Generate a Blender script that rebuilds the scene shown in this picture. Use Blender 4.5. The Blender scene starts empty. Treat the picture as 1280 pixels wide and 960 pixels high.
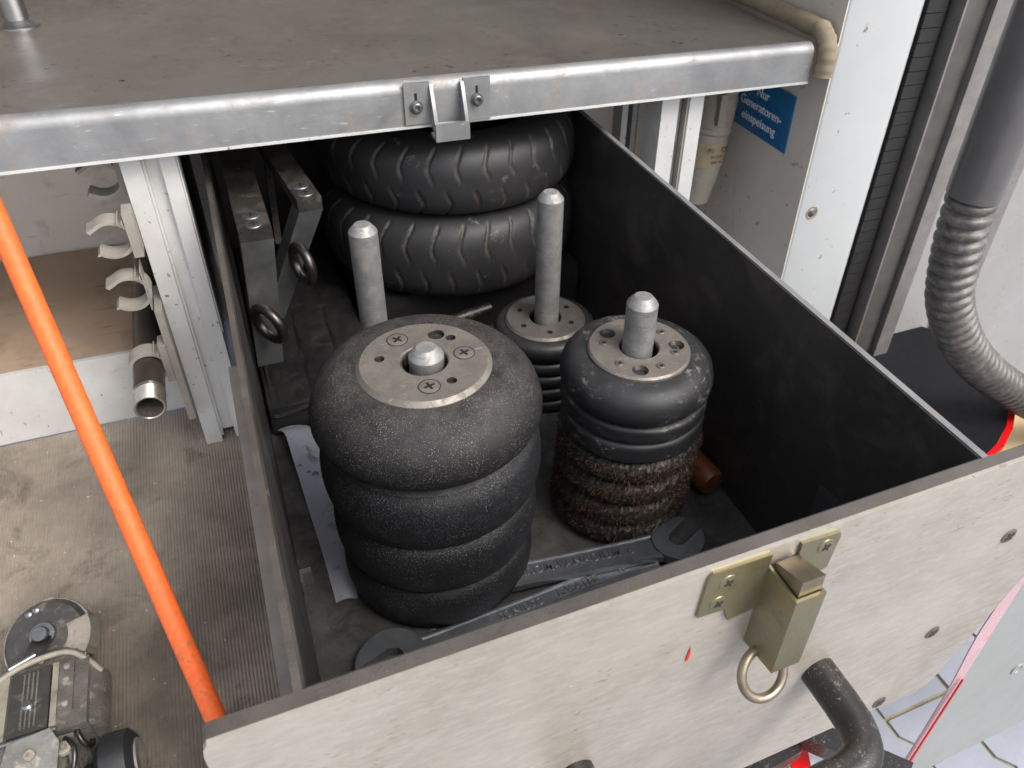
import bpy, bmesh, math, random
from mathutils import Vector, Matrix
random.seed(7)
S = bpy.context.scene
COL = S.collection
# ------------------------------------------------------------------ camera, world, sun, exposure
cam = bpy.data.cameras.new('camera'); co = bpy.data.objects.new('camera', cam); COL.objects.link(co)
ex, ey, ez = 0.9173982, -0.0441120, -0.4076591
Rm = (Matrix.Rotation(ez, 4, 'Z') @ Matrix.Rotation(ey, 4, 'Y') @ Matrix.Rotation(ex, 4, 'X'))
co.matrix_world = Matrix.Translation((0.0221020, -0.2652226, 0.4132708)) @ Rm
cam.sensor_width = 36; cam.sensor_fit = 'HORIZONTAL'; cam.lens = 36 * 997.25 / 1280
cam.shift_x = -67.74 / 1280; cam.shift_y = -33.64 / 1280
cam.clip_start = .01; cam.clip_end = 500
cam.dof.use_dof = True; cam.dof.focus_distance = .74; cam.dof.aperture_fstop = 13
S.camera = co
wd = bpy.data.worlds.new('World'); S.world = wd; wd.use_nodes = True
nt = wd.node_tree; bg = nt.nodes['Background']
sky = nt.nodes.new('ShaderNodeTexSky'); sky.sky_type = 'NISHITA'; sky.sun_disc = False
SUN = Vector((.36, -.56, .78)).normalized()
sky.sun_elevation = math.asin(SUN.z); sky.sun_rotation = math.atan2(SUN.x, SUN.y)
sky.air_density = 1.0; sky.dust_density = 4.0; sky.ozone_density = .6
hs = nt.nodes.new('ShaderNodeHueSaturation'); hs.inputs['Saturation'].default_value = .45
nt.links.new(sky.outputs[0], hs.inputs['Color']); nt.links.new(hs.outputs[0], bg.inputs[0]); bg.inputs[1].default_value = .12
sl = bpy.data.lights.new('sun', 'SUN'); so = bpy.data.objects.new('sun', sl); COL.objects.link(so)
sl.energy = .9; sl.angle = math.radians(26); sl.color = (1, .96, .91)
so.rotation_euler = SUN.to_track_quat('Z', 'Y').to_euler()
S.view_settings.view_transform = 'Standard'; S.view_settings.look = 'None'
S.view_settings.exposure = 1.3; S.view_settings.gamma = 1
S.view_settings.use_curve_mapping = False

# ------------------------------------------------------------------ material helpers
def L(*c):
    f = lambda v: (v / 255 / 12.92) if v / 255 <= .04045 else ((v / 255 + .055) / 1.055) ** 2.4
    return (f(c[0]), f(c[1]), f(c[2]), 1)
class NT:
    def __init__(s, name):
        s.m = bpy.data.materials.new(name); s.m.use_nodes = True
        s.t = s.m.node_tree; s.b = s.t.nodes['Principled BSDF']
        s.tc = s.t.nodes.new('ShaderNodeTexCoord').outputs['Object']
    def n(s, k): return s.t.nodes.new(k)
    def l(s, a, b): s.t.links.new(a, b)
    def mapv(s, scale, rot=(0, 0, 0)):
        m = s.n('ShaderNodeMapping'); s.l(s.tc, m.inputs[0]); m.inputs['Scale'].default_value = scale
        m.inputs['Rotation'].default_value = rot; return m.outputs[0]
    def noise(s, scale, detail=4, rough=.6, vec=None, dist=0):
        n = s.n('ShaderNodeTexNoise'); n.inputs['Scale'].default_value = scale
        n.inputs['Detail'].default_value = detail; n.inputs['Roughness'].default_value = rough
        n.inputs['Distortion'].default_value = dist
        s.l(vec or s.tc, n.inputs['Vector']); return n.outputs['Fac']
    def ramp(s, f, a, b, c0=(0, 0, 0, 1), c1=(1, 1, 1, 1)):
        r = s.n('ShaderNodeValToRGB'); r.color_ramp.elements[0].position = a; r.color_ramp.elements[1].position = b
        r.color_ramp.elements[0].color = c0; r.color_ramp.elements[1].color = c1
        s.l(f, r.inputs[0]); return r.outputs[0]
    def mix(s, f, a, b):
        m = s.n('ShaderNodeMix'); m.data_type = 'RGBA'
        for v, i in ((f, 0), (a, 6), (b, 7)):
            if isinstance(v, (tuple, float, int)): m.inputs[i].default_value = v
            else: s.l(v, m.inputs[i])
        return m.outputs[2]
    def math(s, op, a, b=0.0, clamp=False):
        m = s.n('ShaderNodeMath'); m.operation = op; m.use_clamp = clamp
        for v, i in ((a, 0), (b, 1)):
            if isinstance(v, (float, int)): m.inputs[i].default_value = v
            else: s.l(v, m.inputs[i])
        return m.outputs[0]
    def bump(s, f, strength, dist=.001):
        b = s.n('ShaderNodeBump'); b.inputs['Strength'].default_value = strength; b.inputs['Distance'].default_value = dist
        s.l(f, b.inputs['Height']); s.l(b.outputs[0], s.b.inputs['Normal']); return b
    def out(s, col=None, rough=None, metal=0.0, spec=None):
        for v, k in ((col, 'Base Color'), (rough, 'Roughness'), (metal, 'Metallic'), (spec, 'Specular IOR Level')):
            if v is None: continue
            if isinstance(v, (tuple, float, int)): s.b.inputs[k].default_value = v
            else: s.l(v, s.b.inputs[k])
        return s.m

def worn(name, c, c2, dirt=None, dirt_lo=.55, dirt_hi=.75, rough=.4, rvar=.15, metal=0.0, ns=9, scratch=None, sdir=(14, 260, 260),
         srot=(0, 0, 0), smin=.66, bump=.15, bs=350, dmetal=None, spec=None, specks=None):
    """colour varied by noise, a dirt layer, fine directional scratches, bump"""
    t = NT(name)
    col = t.mix(t.ramp(t.noise(ns, 6, .65), .3, .7), c, c2)
    met = metal
    ro = t.math('ADD', t.math('MULTIPLY', t.noise(ns * 5, 5, .7), 2 * rvar), rough - rvar)
    if dirt:
        dm = t.ramp(t.noise(ns * 1.7, 9, .72, dist=.6), dirt_lo, dirt_hi)
        col = t.mix(dm, col, dirt)
        if metal: met = t.math('MULTIPLY', t.math('SUBTRACT', 1.0, t.math('MULTIPLY', dm, .75)), metal)
        ro = t.math('ADD', ro, t.math('MULTIPLY', dm, .2), True)
    if scratch:
        sm = t.ramp(t.noise(1, 3, .6, t.mapv(sdir, srot)), smin, smin + .06)
        sk = t.math('MULTIPLY', sm, t.ramp(t.noise(ns * 2.3, 3), .42, .6))
        col = t.mix(sk, col, scratch)
    if specks:
        v = t.noise(specks[1], 2, .5)
        col = t.mix(t.math('MULTIPLY', t.ramp(v, specks[2], specks[2] + .05), t.ramp(t.noise(ns * 1.3, 3), .4, .6)), col, specks[0])
    t.bump(t.noise(bs, 3), bump, .0006)
    return t.out(col, ro, met, spec)

M = {}
M['shelf_top'] = worn('shelf_top_metal', L(138, 134, 129), L(112, 107, 102), L(86, 78, 70), .46, .78, rough=.36, rvar=.12, metal=.7, ns=5, scratch=L(176, 170, 162), sdir=(40, 420, 420), srot=(0, 0, .5), smin=.64, bump=.15, specks=(L(64, 54, 46), 120, .66))
M['alu'] = worn('worn_aluminium', L(160, 161, 162), L(130, 131, 132), L(128, 116, 102), .52, .76, rough=.5, rvar=.14, metal=.6, ns=16, scratch=L(192, 192, 192), sdir=(60, 420, 380), srot=(0, .7, .4), smin=.64, bump=.3, bs=160)
M['alu_edge'] = worn('dull_aluminium_edge', L(124, 117, 110), L(100, 93, 86), L(80, 71, 62), .48, .78, rough=.36, metal=.7, ns=14, bump=.4, bs=600, specks=(L(160, 154, 146), 900, .68))
M['alu_white'] = worn('pale_anodised_aluminium', L(214, 214, 212), L(196, 194, 190), L(168, 146, 118), .6, .85, rough=.42, metal=.25, ns=13, scratch=L(120, 108, 96), sdir=(160, 160, 30), smin=.68, bump=.2, specks=(L(110, 84, 60), 130, .68))
M['panel_face'] = None
M['black_board'] = worn('black_phenolic_board', L(54, 51, 49), L(42, 40, 39), L(84, 78, 72), .5, .85, rough=.4, ns=7, scratch=L(84, 80, 76), sdir=(60, 60, 420), srot=(.5, .6, .3), smin=.66, bump=.15)  # broad paler smudges put the wall's sheen into the colour
M['floor_board'] = worn('dirty_drawer_floor', L(74, 71, 69), L(52, 50, 48), L(30, 28, 27), .42, .68, rough=.5, ns=16, scratch=L(124, 118, 112), sdir=(40, 300, 300), srot=(0, 0, .7), bump=.25, specks=(L(30, 28, 26), 300, .64))
M['peg'] = worn('brushed_peg_aluminium', L(164, 164, 162), L(126, 126, 125), L(104, 100, 94), .48, .75, rough=.56, metal=.6, ns=60, scratch=L(110, 108, 106), sdir=(40, 40, 900), smin=.6, bump=.5, bs=800)
M['flange'] = worn('dull_metal_disc', L(142, 137, 130), L(114, 108, 101), L(90, 80, 70), .46, .74, rough=.52, metal=.6, ns=40, scratch=L(196, 190, 182), sdir=(90, 900, 90), smin=.64, bump=.25, bs=900)
M['flange_dark'] = worn('dark_metal_flange', L(120, 116, 110), L(98, 94, 90), L(70, 62, 54), .5, .75, rough=.5, metal=.6, ns=40, bump=.3, bs=900)
M['steel'] = worn('bare_grey_steel', L(148, 150, 150), L(112, 112, 112), L(116, 92, 70), .6, .85, rough=.36, metal=.85, ns=20, scratch=L(190, 190, 190), sdir=(60, 600, 60), bump=.15)
M['stand_steel'] = worn('browned_stand_steel', L(122, 119, 114), L(92, 89, 85), L(84, 70, 58), .5, .78, rough=.3, metal=.85, ns=18, scratch=L(168, 164, 158), sdir=(60, 600, 60), bump=.2)
M['steel_dark'] = worn('dark_steel', L(92, 88, 84), L(66, 62, 60), L(84, 62, 44), .6, .85, rough=.34, metal=.9, ns=24, bump=.15)
M['wrench'] = worn('grey_wrench_steel', L(136, 139, 144), L(110, 113, 117), L(64, 58, 52), .58, .8, rough=.36, metal=.8, ns=30, scratch=L(150, 152, 156), sdir=(60, 600, 60), bump=.2)
M['chrome'] = worn('bright_chrome', L(210, 212, 214), L(196, 198, 200), rough=.14, rvar=.05, metal=1, bump=.03)
M['zinc'] = None
M['rubber'] = None
M['white_paint'] = worn('white_gloss_paint', L(180, 183, 184), L(172, 175, 176), L(196, 190, 178), .66, .85, rough=.2, rvar=.06, ns=6, bump=.04, specks=(L(120, 92, 62), 70, .71), scratch=L(150, 138, 120), sdir=(60, 60, 20), srot=(.3, .2, 0), smin=.7)
M['wall_paint'] = worn('grubby_white_wall', L(206, 200, 192), L(190, 182, 172), L(150, 138, 124), .58, .85, rough=.55, ns=5, bump=.12, specks=(L(96, 80, 66), 60, .69))
M['rear_panel'] = worn('bright_rear_panel', L(232, 226, 218), L(212, 204, 194), L(142, 126, 110), .55, .78, rough=.42, metal=.35, ns=4, bump=.15, scratch=L(130, 118, 106), sdir=(10, 30, 120), smin=.66)
M['brown_step'] = worn('dirty_brown_board', L(176, 152, 130), L(154, 132, 112), L(124, 104, 88), .5, .8, rough=.6, ns=7, bump=.3, scratch=L(104, 86, 70), sdir=(14, 120, 120), smin=.62)
M['black_rubber'] = worn('black_seal_rubber', L(34, 33, 33), L(26, 25, 25), L(66, 60, 54), .62, .85, rough=.5, ns=30, bump=.3)
M['shaded_track'] = worn('shaded_track_metal', L(94, 91, 89), L(76, 74, 72), L(116, 106, 98), .62, .85, rough=.46, metal=.3, ns=30, bump=.35, bs=900)  # same metal as light_track, the channel's shade put into the colour
M['light_track'] = worn('grey_brown_track', L(146, 141, 138), L(124, 119, 117), L(110, 98, 90), .6, .85, rough=.42, metal=.5, ns=30, bump=.3, bs=900)
M['hose'] = worn('grey_hose_plastic', L(84, 80, 78), L(68, 65, 63), L(132, 126, 118), .48, .74, rough=.42, ns=40, bump=.15, spec=.6)
M['pipe_grey'] = worn('dark_grey_pipe', L(92, 90, 90), L(80, 78, 78), L(112, 106, 102), .66, .85, rough=.34, ns=18, bump=.1)
M['body_grey'] = worn('pale_grey_body', L(150, 149, 149), L(140, 138, 137), L(128, 120, 112), .62, .85, rough=.3, ns=5, bump=.05)
M['flap_grey'] = worn('grey_door_paint', L(140, 142, 140), L(132, 134, 131), L(140, 140, 136), .66, .9, rough=.34, ns=6, bump=.08)
M['foam'] = worn('beige_sealant', L(142, 130, 108), L(124, 112, 92), L(96, 84, 68), .55, .8, rough=.8, ns=26, bump=.5, bs=220, specks=(L(100, 84, 62), 160, .68))
M['blue_sign'] = worn('blue_sign_face', L(10, 98, 150), L(8, 90, 140), rough=.3, ns=9, bump=.04)
M['white_print'] = worn('white_print', L(226, 230, 232), L(216, 220, 224), rough=.4, bump=.02)
M['dark_print'] = worn('dark_print', L(48, 46, 44), L(60, 58, 54), rough=.6, bump=.02)
M['connector'] = worn('grey_connector_plastic', L(150, 142, 132), L(132, 124, 114), L(104, 93, 82), .55, .85, rough=.5, ns=22, bump=.2)
M['label'] = worn('cream_label', L(206, 190, 160), L(194, 178, 150), rough=.55, ns=30, bump=.05)
M['orange'] = None
M['clip'] = worn('greyish_clip_plastic', L(152, 147, 138), L(132, 126, 117), L(132, 118, 102), .55, .8, rough=.5, ns=34, bump=.12)
M['pipe_dark'] = worn('dark_steel_pipe', L(96, 88, 80), L(78, 71, 64), L(58, 50, 44), .55, .8, rough=.36, metal=.65, ns=20, bump=.15)
M['pipe_bright'] = worn('bright_pipe_end', L(196, 188, 176), L(170, 162, 150), L(120, 106, 92), .6, .85, rough=.3, metal=.85, ns=60, bump=.15)
M['black_paint'] = worn('black_coated_bar', L(34, 33, 32), L(26, 25, 25), L(104, 100, 95), .58, .7, rough=.36, ns=30, bump=.35, bs=900, specks=(L(110, 106, 100), 420, .62))
M['black_case'] = worn('black_case_cloth', L(30, 29, 29), L(22, 21, 22), L(54, 50, 46), .54, .8, rough=.55, ns=24, bump=.5, bs=240)
M['paper'] = worn('white_waxed_paper', L(140, 142, 152), L(122, 125, 135), L(74, 72, 74), .56, .68, rough=.45, ns=18, bump=.1, specks=(L(60, 58, 60), 60, .66))
M['red'] = worn('red_film', L(206, 14, 22), L(190, 12, 20), rough=.35, bump=.05)
M['pink_film'] = worn('cloudy_pink_film', L(198, 160, 166), L(176, 148, 153), L(206, 70, 90), .6, .7, rough=.25, ns=12, bump=.1)
M['wood'] = worn('brown_turned_wood', L(112, 64, 34), L(82, 44, 22), L(48, 28, 16), .55, .8, rough=.45, ns=16, scratch=L(54, 30, 16), sdir=(300, 40, 300), smin=.6, bump=.2)
M['ply'] = worn('pale_yellow_plywood', L(206, 184, 140), L(190, 166, 120), rough=.6, ns=12, bump=.1)
M['paver'] = worn('pale_concrete_paver', L(150, 154, 164), L(134, 138, 148), L(146, 148, 152), .55, .85, rough=.8, ns=9, bump=.5, bs=300)
M['joint'] = worn('mossy_joint_sand', L(158, 148, 118), L(132, 126, 92), L(112, 102, 80), .5, .75, rough=.9, ns=20, bump=.7, bs=200)
M['crawler'] = worn('grey_green_cast_metal', L(158, 154, 145), L(122, 119, 112), L(198, 190, 174), .54, .75, rough=.3, metal=.65, ns=34, bump=.25)
M['crawler_dark'] = worn('dark_cast_metal', L(78, 76, 73), L(60, 59, 58), L(128, 121, 110), .54, .75, rough=.42, metal=.35, ns=34, bump=.25)
M['crawler_light'] = worn('pale_ribbed_grip', L(150, 144, 130), L(126, 120, 108), L(92, 84, 72), .5, .75, rough=.5, ns=40, bump=.2)
M['brush'] = worn('dark_brown_bristle', L(44, 36, 31), L(26, 22, 20), L(74, 60, 51), .54, .68, rough=.55, ns=90, bump=.3)
M['platform'] = worn('blue_black_platform', L(18, 19, 24), L(14, 15, 19), L(40, 38, 40), .6, .85, rough=.65, ns=12, bump=.12, spec=.2)
M['sticker'] = worn('dark_glossy_sticker', L(64, 63, 66), L(54, 53, 56), rough=.25, bump=.05)
M['latch_ring'] = worn('warm_worn_steel', L(158, 146, 126), L(122, 112, 96), rough=.32, metal=.85, ns=40, bump=.15)
M['hole'] = worn('hole_shade', L(14, 13, 12), L(10, 10, 10), rough=.7, bump=.1)  # shade of slots, recesses and hole bottoms painted near black
M['ceiling'] = worn('dim_interior_lining', L(120, 116, 110), L(106, 102, 96), rough=.6, bump=.1)

def panel_face():
    t = NT('scuffed_pale_panel')
    base = t.mix(t.ramp(t.noise(5, 7, .7), .3, .7), L(182, 175, 164), L(152, 144, 133))
    st = t.ramp(t.noise(1, 5, .65, t.mapv((60, 40, 240), (0, .3, 0))), .44, .66)          # cloudy sideways wiping marks
    base = t.mix(t.math('MULTIPLY', st, .45), base, L(190, 184, 175))
    br = t.math('MULTIPLY', t.ramp(t.noise(1, 2, .5, t.mapv((120, 120, 420), (0, .3, 0))), .66, .71), t.ramp(t.noise(9, 4), .48, .62))
    base = t.mix(t.math('MULTIPLY', br, .6), base, L(122, 92, 64))
    wh = t.math('MULTIPLY', t.ramp(t.noise(1, 2, .5, t.mapv((150, 90, 560), (0, .2, 0))), .69, .75), t.ramp(t.noise(17, 3), .52, .66))
    base = t.mix(t.math('MULTIPLY', wh, .45), base, L(228, 226, 222))
    bl = t.ramp(t.noise(4.5, 4, .6, t.mapv((1, 1, 2.4))), .6, .8)
    base = t.mix(t.math('MULTIPLY', bl, .35), base, L(160, 165, 172))
    t.bump(t.noise(1, 6, .75, t.mapv((120, 160, 520), (0, .25, 0))), .2, .0008)
    return t.out(base, t.math('ADD', t.math('MULTIPLY', t.noise(7, 5, .7), .3), .24), .4)
M['panel_face'] = panel_face()
def zinc():
    t = NT('yellow_passivated_zinc')
    r = t.n('ShaderNodeValToRGB'); cr = r.color_ramp; t.l(t.noise(22, 5, .7, dist=.5), r.inputs[0])
    for i, (p, c) in enumerate(((.3, L(130, 122, 96)), (.45, L(148, 138, 106)), (.56, L(138, 136, 114)), (.68, L(156, 140, 114)), (.78, L(126, 112, 90)))):
        e = cr.elements[i] if i < 2 else cr.elements.new(p); e.position = p; e.color = c
    d = t.ramp(t.noise(60, 6, .7), .56, .74)
    t.bump(t.noise(400, 3), .15, .0005)
    return t.out(t.mix(t.math('MULTIPLY', d, .6), r.outputs[0], L(112, 102, 82)), t.math('ADD', t.math('MULTIPLY', t.noise(50, 4), .3), .26), .85)
M['zinc'] = zinc()
def rubber(name, c, c2, speck, sth, dust, gb, rough=.55, wear=False, dust_top=True):
    t = NT(name)
    col = t.mix(t.ramp(t.noise(24, 5, .7), .35, .7), c, c2)
    if dust_top:      # settled dust lies on upward faces
        g = t.n('ShaderNodeNewGeometry'); sx = t.n('ShaderNodeSeparateXYZ'); t.l(g.outputs['Normal'], sx.inputs[0])
        up = t.math('MULTIPLY', t.ramp(sx.outputs[2], .25, .95), t.ramp(t.noise(40, 6, .75), .35, .75))
        col = t.mix(t.math('MULTIPLY', up, .42), col, dust)
    if sth:
        v = t.n('ShaderNodeTexVoronoi'); v.inputs['Scale'].default_value = 1150; t.l(t.tc, v.inputs['Vector'])
        sc = t.n('ShaderNodeSeparateColor'); t.l(v.outputs['Color'], sc.inputs[0])
        s1 = t.math('MULTIPLY', t.ramp(v.outputs['Distance'], .26, .40, (1, 1, 1, 1), (0, 0, 0, 1)), t.ramp(sc.outputs[0], .74, .76))
        s2 = t.math('MULTIPLY', t.math('MULTIPLY', s1, .8), t.ramp(t.noise(30, 4, .7), .3, .65))
        col = t.mix(s2, col, speck)
    if wear:
        w = t.math('MULTIPLY', t.ramp(t.noise(1, 7, .8, t.mapv((90, 90, 200))), .54, .62), t.ramp(t.noise(24, 4, .6), .48, .60))
        col = t.mix(t.math('MULTIPLY', w, .65), col, L(138, 134, 126))
    t.bump(t.noise(1100, 2, .6), gb, .0009)
    return t.out(col, rough, 0.0, .45)
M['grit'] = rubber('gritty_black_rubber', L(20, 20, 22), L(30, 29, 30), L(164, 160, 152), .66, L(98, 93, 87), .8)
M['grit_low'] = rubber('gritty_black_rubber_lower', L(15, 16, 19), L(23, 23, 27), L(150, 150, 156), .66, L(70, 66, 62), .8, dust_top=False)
M['bristle'] = worn('brown_bristle_tips', L(132, 106, 86), L(88, 66, 52), L(160, 138, 118), .56, .7, rough=.5, ns=120, bump=.1)
M['bore'] = worn('shaded_bore_metal', L(66, 62, 57), L(48, 45, 42), rough=.5, metal=.5, bump=.1)  # shade inside drilled holes and recesses put into the metal colour
M['smooth_rubber'] = rubber('smooth_blue_black_rubber', L(27, 28, 31), L(37, 38, 41), L(150, 146, 140), 0, L(70, 68, 67), .25, .52, True)
M['plain_rubber'] = rubber('plain_black_rubber', L(26, 27, 30), L(34, 35, 38), L(120, 116, 110), 0, L(72, 70, 68), .2, .45)
def tyre_mat():
    t = NT('dusty_tyre_rubber')
    a = t.n('ShaderNodeAttribute'); a.attribute_name = 'groove_dust_light'
    col = t.mix(t.ramp(t.noise(16, 6, .7), .35, .7), L(36, 36, 38), L(48, 47, 48))
    sc = t.math('MULTIPLY', t.ramp(t.noise(1, 6, .75, t.mapv((40, 40, 60))), .6, .66), t.ramp(t.noise(12, 4), .5, .62))
    col = t.mix(t.math('MULTIPLY', sc, .6), col, L(128, 122, 112))
    col = t.mix(t.math('MULTIPLY', a.outputs['Fac'], t.ramp(t.noise(22, 4), .35, .7)), col, L(112, 104, 90))
    t.bump(t.noise(500, 4, .7), .35, .0008)
    return t.out(col, .5, 0.0, .4)
M['tyre'] = tyre_mat()
def mat_rib():
    t = NT('worn_ribbed_mat')
    col = t.mix(t.ramp(t.noise(4, 7, .7), .36, .64), L(158, 147, 134), L(106, 97, 87))
    col = t.mix(t.ramp(t.noise(13, 7, .75, dist=.5), .52, .7), col, L(82, 74, 66))
    col = t.mix(t.math('MULTIPLY', t.ramp(t.noise(9, 2), .72, .78), .5), col, L(176, 92, 92))
    col = t.mix(t.ramp(t.noise(130, 2), .72, .76), col, L(206, 198, 186))
    t.bump(t.noise(500, 3), .3, .0008)
    return t.out(col, .6, 0.0)
M['mat'] = mat_rib()
def orange():
    t = NT('orange_painted_wood')
    g = t.noise(1, 5, .65, t.mapv((300, 300, 12)))
    col = t.mix(t.ramp(g, .35, .7), L(232, 104, 42), L(214, 88, 32))
    col = t.mix(t.ramp(t.noise(1, 4, .7, t.mapv((160, 160, 22))), .58, .68), col, L(168, 96, 52))
    col = t.mix(t.math('MULTIPLY', t.ramp(t.noise(7, 5, .7), .5, .75), .5), col, L(196, 92, 44))
    t.bump(g, .5, .0008)
    return t.out(col, .58, 0.0)
M['orange'] = orange()

# ------------------------------------------------------------------ mesh helpers (all in world metres)
BASE = {}
def obj(name, bm, mat, parent=None, smooth=False, bevel=0, mats=None, seg=2, split=None):
    if bevel:
        bmesh.ops.bevel(bm, geom=[e for e in bm.edges if e.calc_face_angle(0) > .6], offset=bevel, segments=seg, affect='EDGES', profile=.5, clamp_overlap=True)
    b = BASE.get(parent, Vector((0, 0, 0))) if parent else None
    if parent is None:
        xs = [v.co for v in bm.verts]
        b = Vector((sum(v.x for v in xs) / len(xs), sum(v.y for v in xs) / len(xs), min(v.z for v in xs)))
    for v in bm.verts: v.co = v.co - b
    bmesh.ops.recalc_face_normals(bm, faces=bm.faces)
    me = bpy.data.meshes.new(name); bm.to_mesh(me); bm.free()
    for m in (mats or [mat]): me.materials.append(m if not isinstance(m, str) else M[m])
    if smooth or bevel:
        me.polygons.foreach_set('use_smooth', [True] * len(me.polygons))
        me.set_sharp_from_angle(angle=split or math.radians(38))
    o = bpy.data.objects.new(name, me); COL.objects.link(o)
    if parent: o.parent = parent; BASE[o] = b
    else: o.location = b; BASE[o] = b
    return o
def tag(o, label=None, cat=None, group=None, kind=None):
    for k, v in (('label', label), ('category', cat), ('group', group), ('kind', kind)):
        if v: o[k] = v
    return o
def thing(name, loc, label, cat, group=None):
    o = bpy.data.objects.new(name, None); COL.objects.link(o); o.location = loc; o.empty_display_size = .02
    BASE[o] = Vector(loc); return tag(o, label, cat, group)
def NB(): return bmesh.new()
def box(bm, x0, x1, y0, y1, z0, z1):
    return hull8(bm, [(x0, y0, z0), (x1, y0, z0), (x1, y1, z0), (x0, y1, z0), (x0, y0, z1), (x1, y0, z1), (x1, y1, z1), (x0, y1, z1)])
def hull8(bm, p):
    v = [bm.verts.new(q) for q in p]
    for f in ((0, 3, 2, 1), (4, 5, 6, 7), (0, 1, 5, 4), (1, 2, 6, 5), (2, 3, 7, 6), (3, 0, 4, 7)): bm.faces.new([v[i] for i in f])
    return v
def B(*a): bm = NB(); box(bm, *a); return bm
def frame(d):
    d = Vector(d).normalized(); u = d.orthogonal().normalized(); return u, d.cross(u).normalized(), d
def lathe(bm, prof, c=(0, 0, 0), axis=(0, 0, 1), n=64, closed=False, cap=False, ref=None):
    """prof: [(radius, height)] along axis"""
    c = Vector(c); u, w, d = frame(axis); rings = []
    if abs(Vector(axis).z) > .99: u, w, d = Vector((1, 0, 0)), Vector((0, 1, 0)), Vector((0, 0, 1))
    for r, h in prof:
        rings.append([bm.verts.new(c + d * h + (u * math.cos(2 * math.pi * i / n) + w * math.sin(2 * math.pi * i / n)) * r) for i in range(n)])
    m = len(rings)
    for k in range(m if closed else m - 1):
        a, b = rings[k], rings[(k + 1) % m]
        for i in range(n): bm.faces.new((a[i], a[(i + 1) % n], b[(i + 1) % n], b[i]))
    if cap:
        bm.faces.new(rings[0][::-1]); bm.faces.new(rings[-1])
    return rings
def cyl(bm, p0, p1, r, n=32, ch=0):
    p0, p1 = Vector(p0), Vector(p1); h = (p1 - p0).length
    pr = [(r, 0), (r, h)] if not ch else [(r - ch, 0), (r, ch), (r, h - ch), (r - ch, h)]
    lathe(bm, pr, p0, p1 - p0, n, cap=True)
def sweep(bm, pts, rad, n=20, cap=True, flat=None):
    """tube through pts; rad is a number or list"""
    P = [Vector(p) for p in pts]; R = rad if isinstance(rad, (list, tuple)) else [rad] * len(P)
    up = None; rings = []
    for i, p in enumerate(P):
        t = (P[min(i + 1, len(P) - 1)] - P[max(i - 1, 0)]).normalized()
        if up is None: up = t.orthogonal().normalized()
        up = (up - t * up.dot(t)).normalized(); w = t.cross(up)
        rings.append([bm.verts.new(p + (up * math.cos(2 * math.pi * k / n) + w * math.sin(2 * math.pi * k / n)) * R[i]) for k in range(n)])
    for a, b in zip(rings, rings[1:]):
        for k in range(n): bm.faces.new((a[k], a[(k + 1) % n], b[(k + 1) % n], b[k]))
    if cap: bm.faces.new(rings[0][::-1]); bm.faces.new(rings[-1])
def spline(pts, per=12):
    P = [Vector(p) for p in pts]; P = [2 * P[0] - P[1]] + P + [2 * P[-1] - P[-2]]; out = []
    for i in range(1, len(P) - 2):
        for k in range(per):
            t = k / per; a, b, c, d = P[i - 1:i + 3]
            out.append(.5 * ((2 * b) + (c - a) * t + (2 * a - 5 * b + 4 * c - d) * t * t + (3 * b - a - 3 * c + d) * t ** 3))
    return out + [P[-2]]
def prism(bm, poly, o, ux, uy, th):
    """polygon (list of 2D) in the plane through o with axes ux, uy, thickness th along the normal"""
    o, ux, uy = Vector(o), Vector(ux), Vector(uy); nn = ux.cross(uy).normalized() * th
    a = [bm.verts.new(o + ux * x + uy * y) for x, y in poly]; b = [bm.verts.new(v.co + nn) for v in a]
    bm.faces.new(a[::-1]); bm.faces.new(b); k = len(a)
    for i in range(k): bm.faces.new((a[i], a[(i + 1) % k], b[(i + 1) % k], b[i]))
def torus(bm, c, axis, R, r, n=36, m=12):
    lathe(bm, [(R + r * math.cos(2 * math.pi * j / m), r * math.sin(2 * math.pi * j / m)) for j in range(m)], c, axis, n, closed=True)
def text(name, body, size, o, ux, uy, mat, parent, ext=.0004, bold=0.0):
    cu = bpy.data.curves.new(name, 'FONT'); cu.body = body; cu.size = size; cu.align_x = 'CENTER'; cu.align_y = 'CENTER'
    cu.extrude = ext; cu.offset = bold; cu.space_line = 1.12; cu.resolution_u = 3
    tmp = bpy.data.objects.new('tmp', cu); COL.objects.link(tmp)
    dg = bpy.context.evaluated_depsgraph_get(); me = bpy.data.meshes.new_from_object(tmp.evaluated_get(dg)); bpy.data.objects.remove(tmp)
    ux, uy = Vector(ux).normalized(), Vector(uy).normalized(); w = ux.cross(uy)
    mm = Matrix(((ux.x, uy.x, w.x, o[0]), (ux.y, uy.y, w.y, o[1]), (ux.z, uy.z, w.z, o[2]), (0, 0, 0, 1)))
    me.transform(mm); me.transform(Matrix.Translation(-BASE[parent])); me.name = name
    me.materials.clear(); me.materials.append(M[mat])
    ob = bpy.data.objects.new(name, me); COL.objects.link(ob); ob.parent = parent; BASE[ob] = BASE[parent]; return ob
def screw(parent, c, axis, r, mat='steel', rot=.3, h=.0012):
    """countersunk screw head with a cross recess"""
    bm = NB(); lathe(bm, [(r * .93, -.001), (r, 0), (r * .9, h), (r * .5, h * 1.25), (0.0001, h * 1.3)], c, axis, 24)
    o = obj('screw', bm, mat, parent, smooth=True)
    t = r * .14; q = r * .58; pl_ = [(-q, -t), (-t, -t), (-t, -q), (t, -q), (t, -t), (q, -t), (q, t), (t, t), (t, q), (-t, q), (-t, t), (-q, t)]
    c_, s_ = math.cos(rot), math.sin(rot); bm = NB(); prism(bm, pl_, (c[0], c[1], c[2] + h * 1.3 - .0008), (c_, s_, 0), (-s_, c_, 0), .00095); obj('recess', bm, 'hole', o)
    return o

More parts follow.
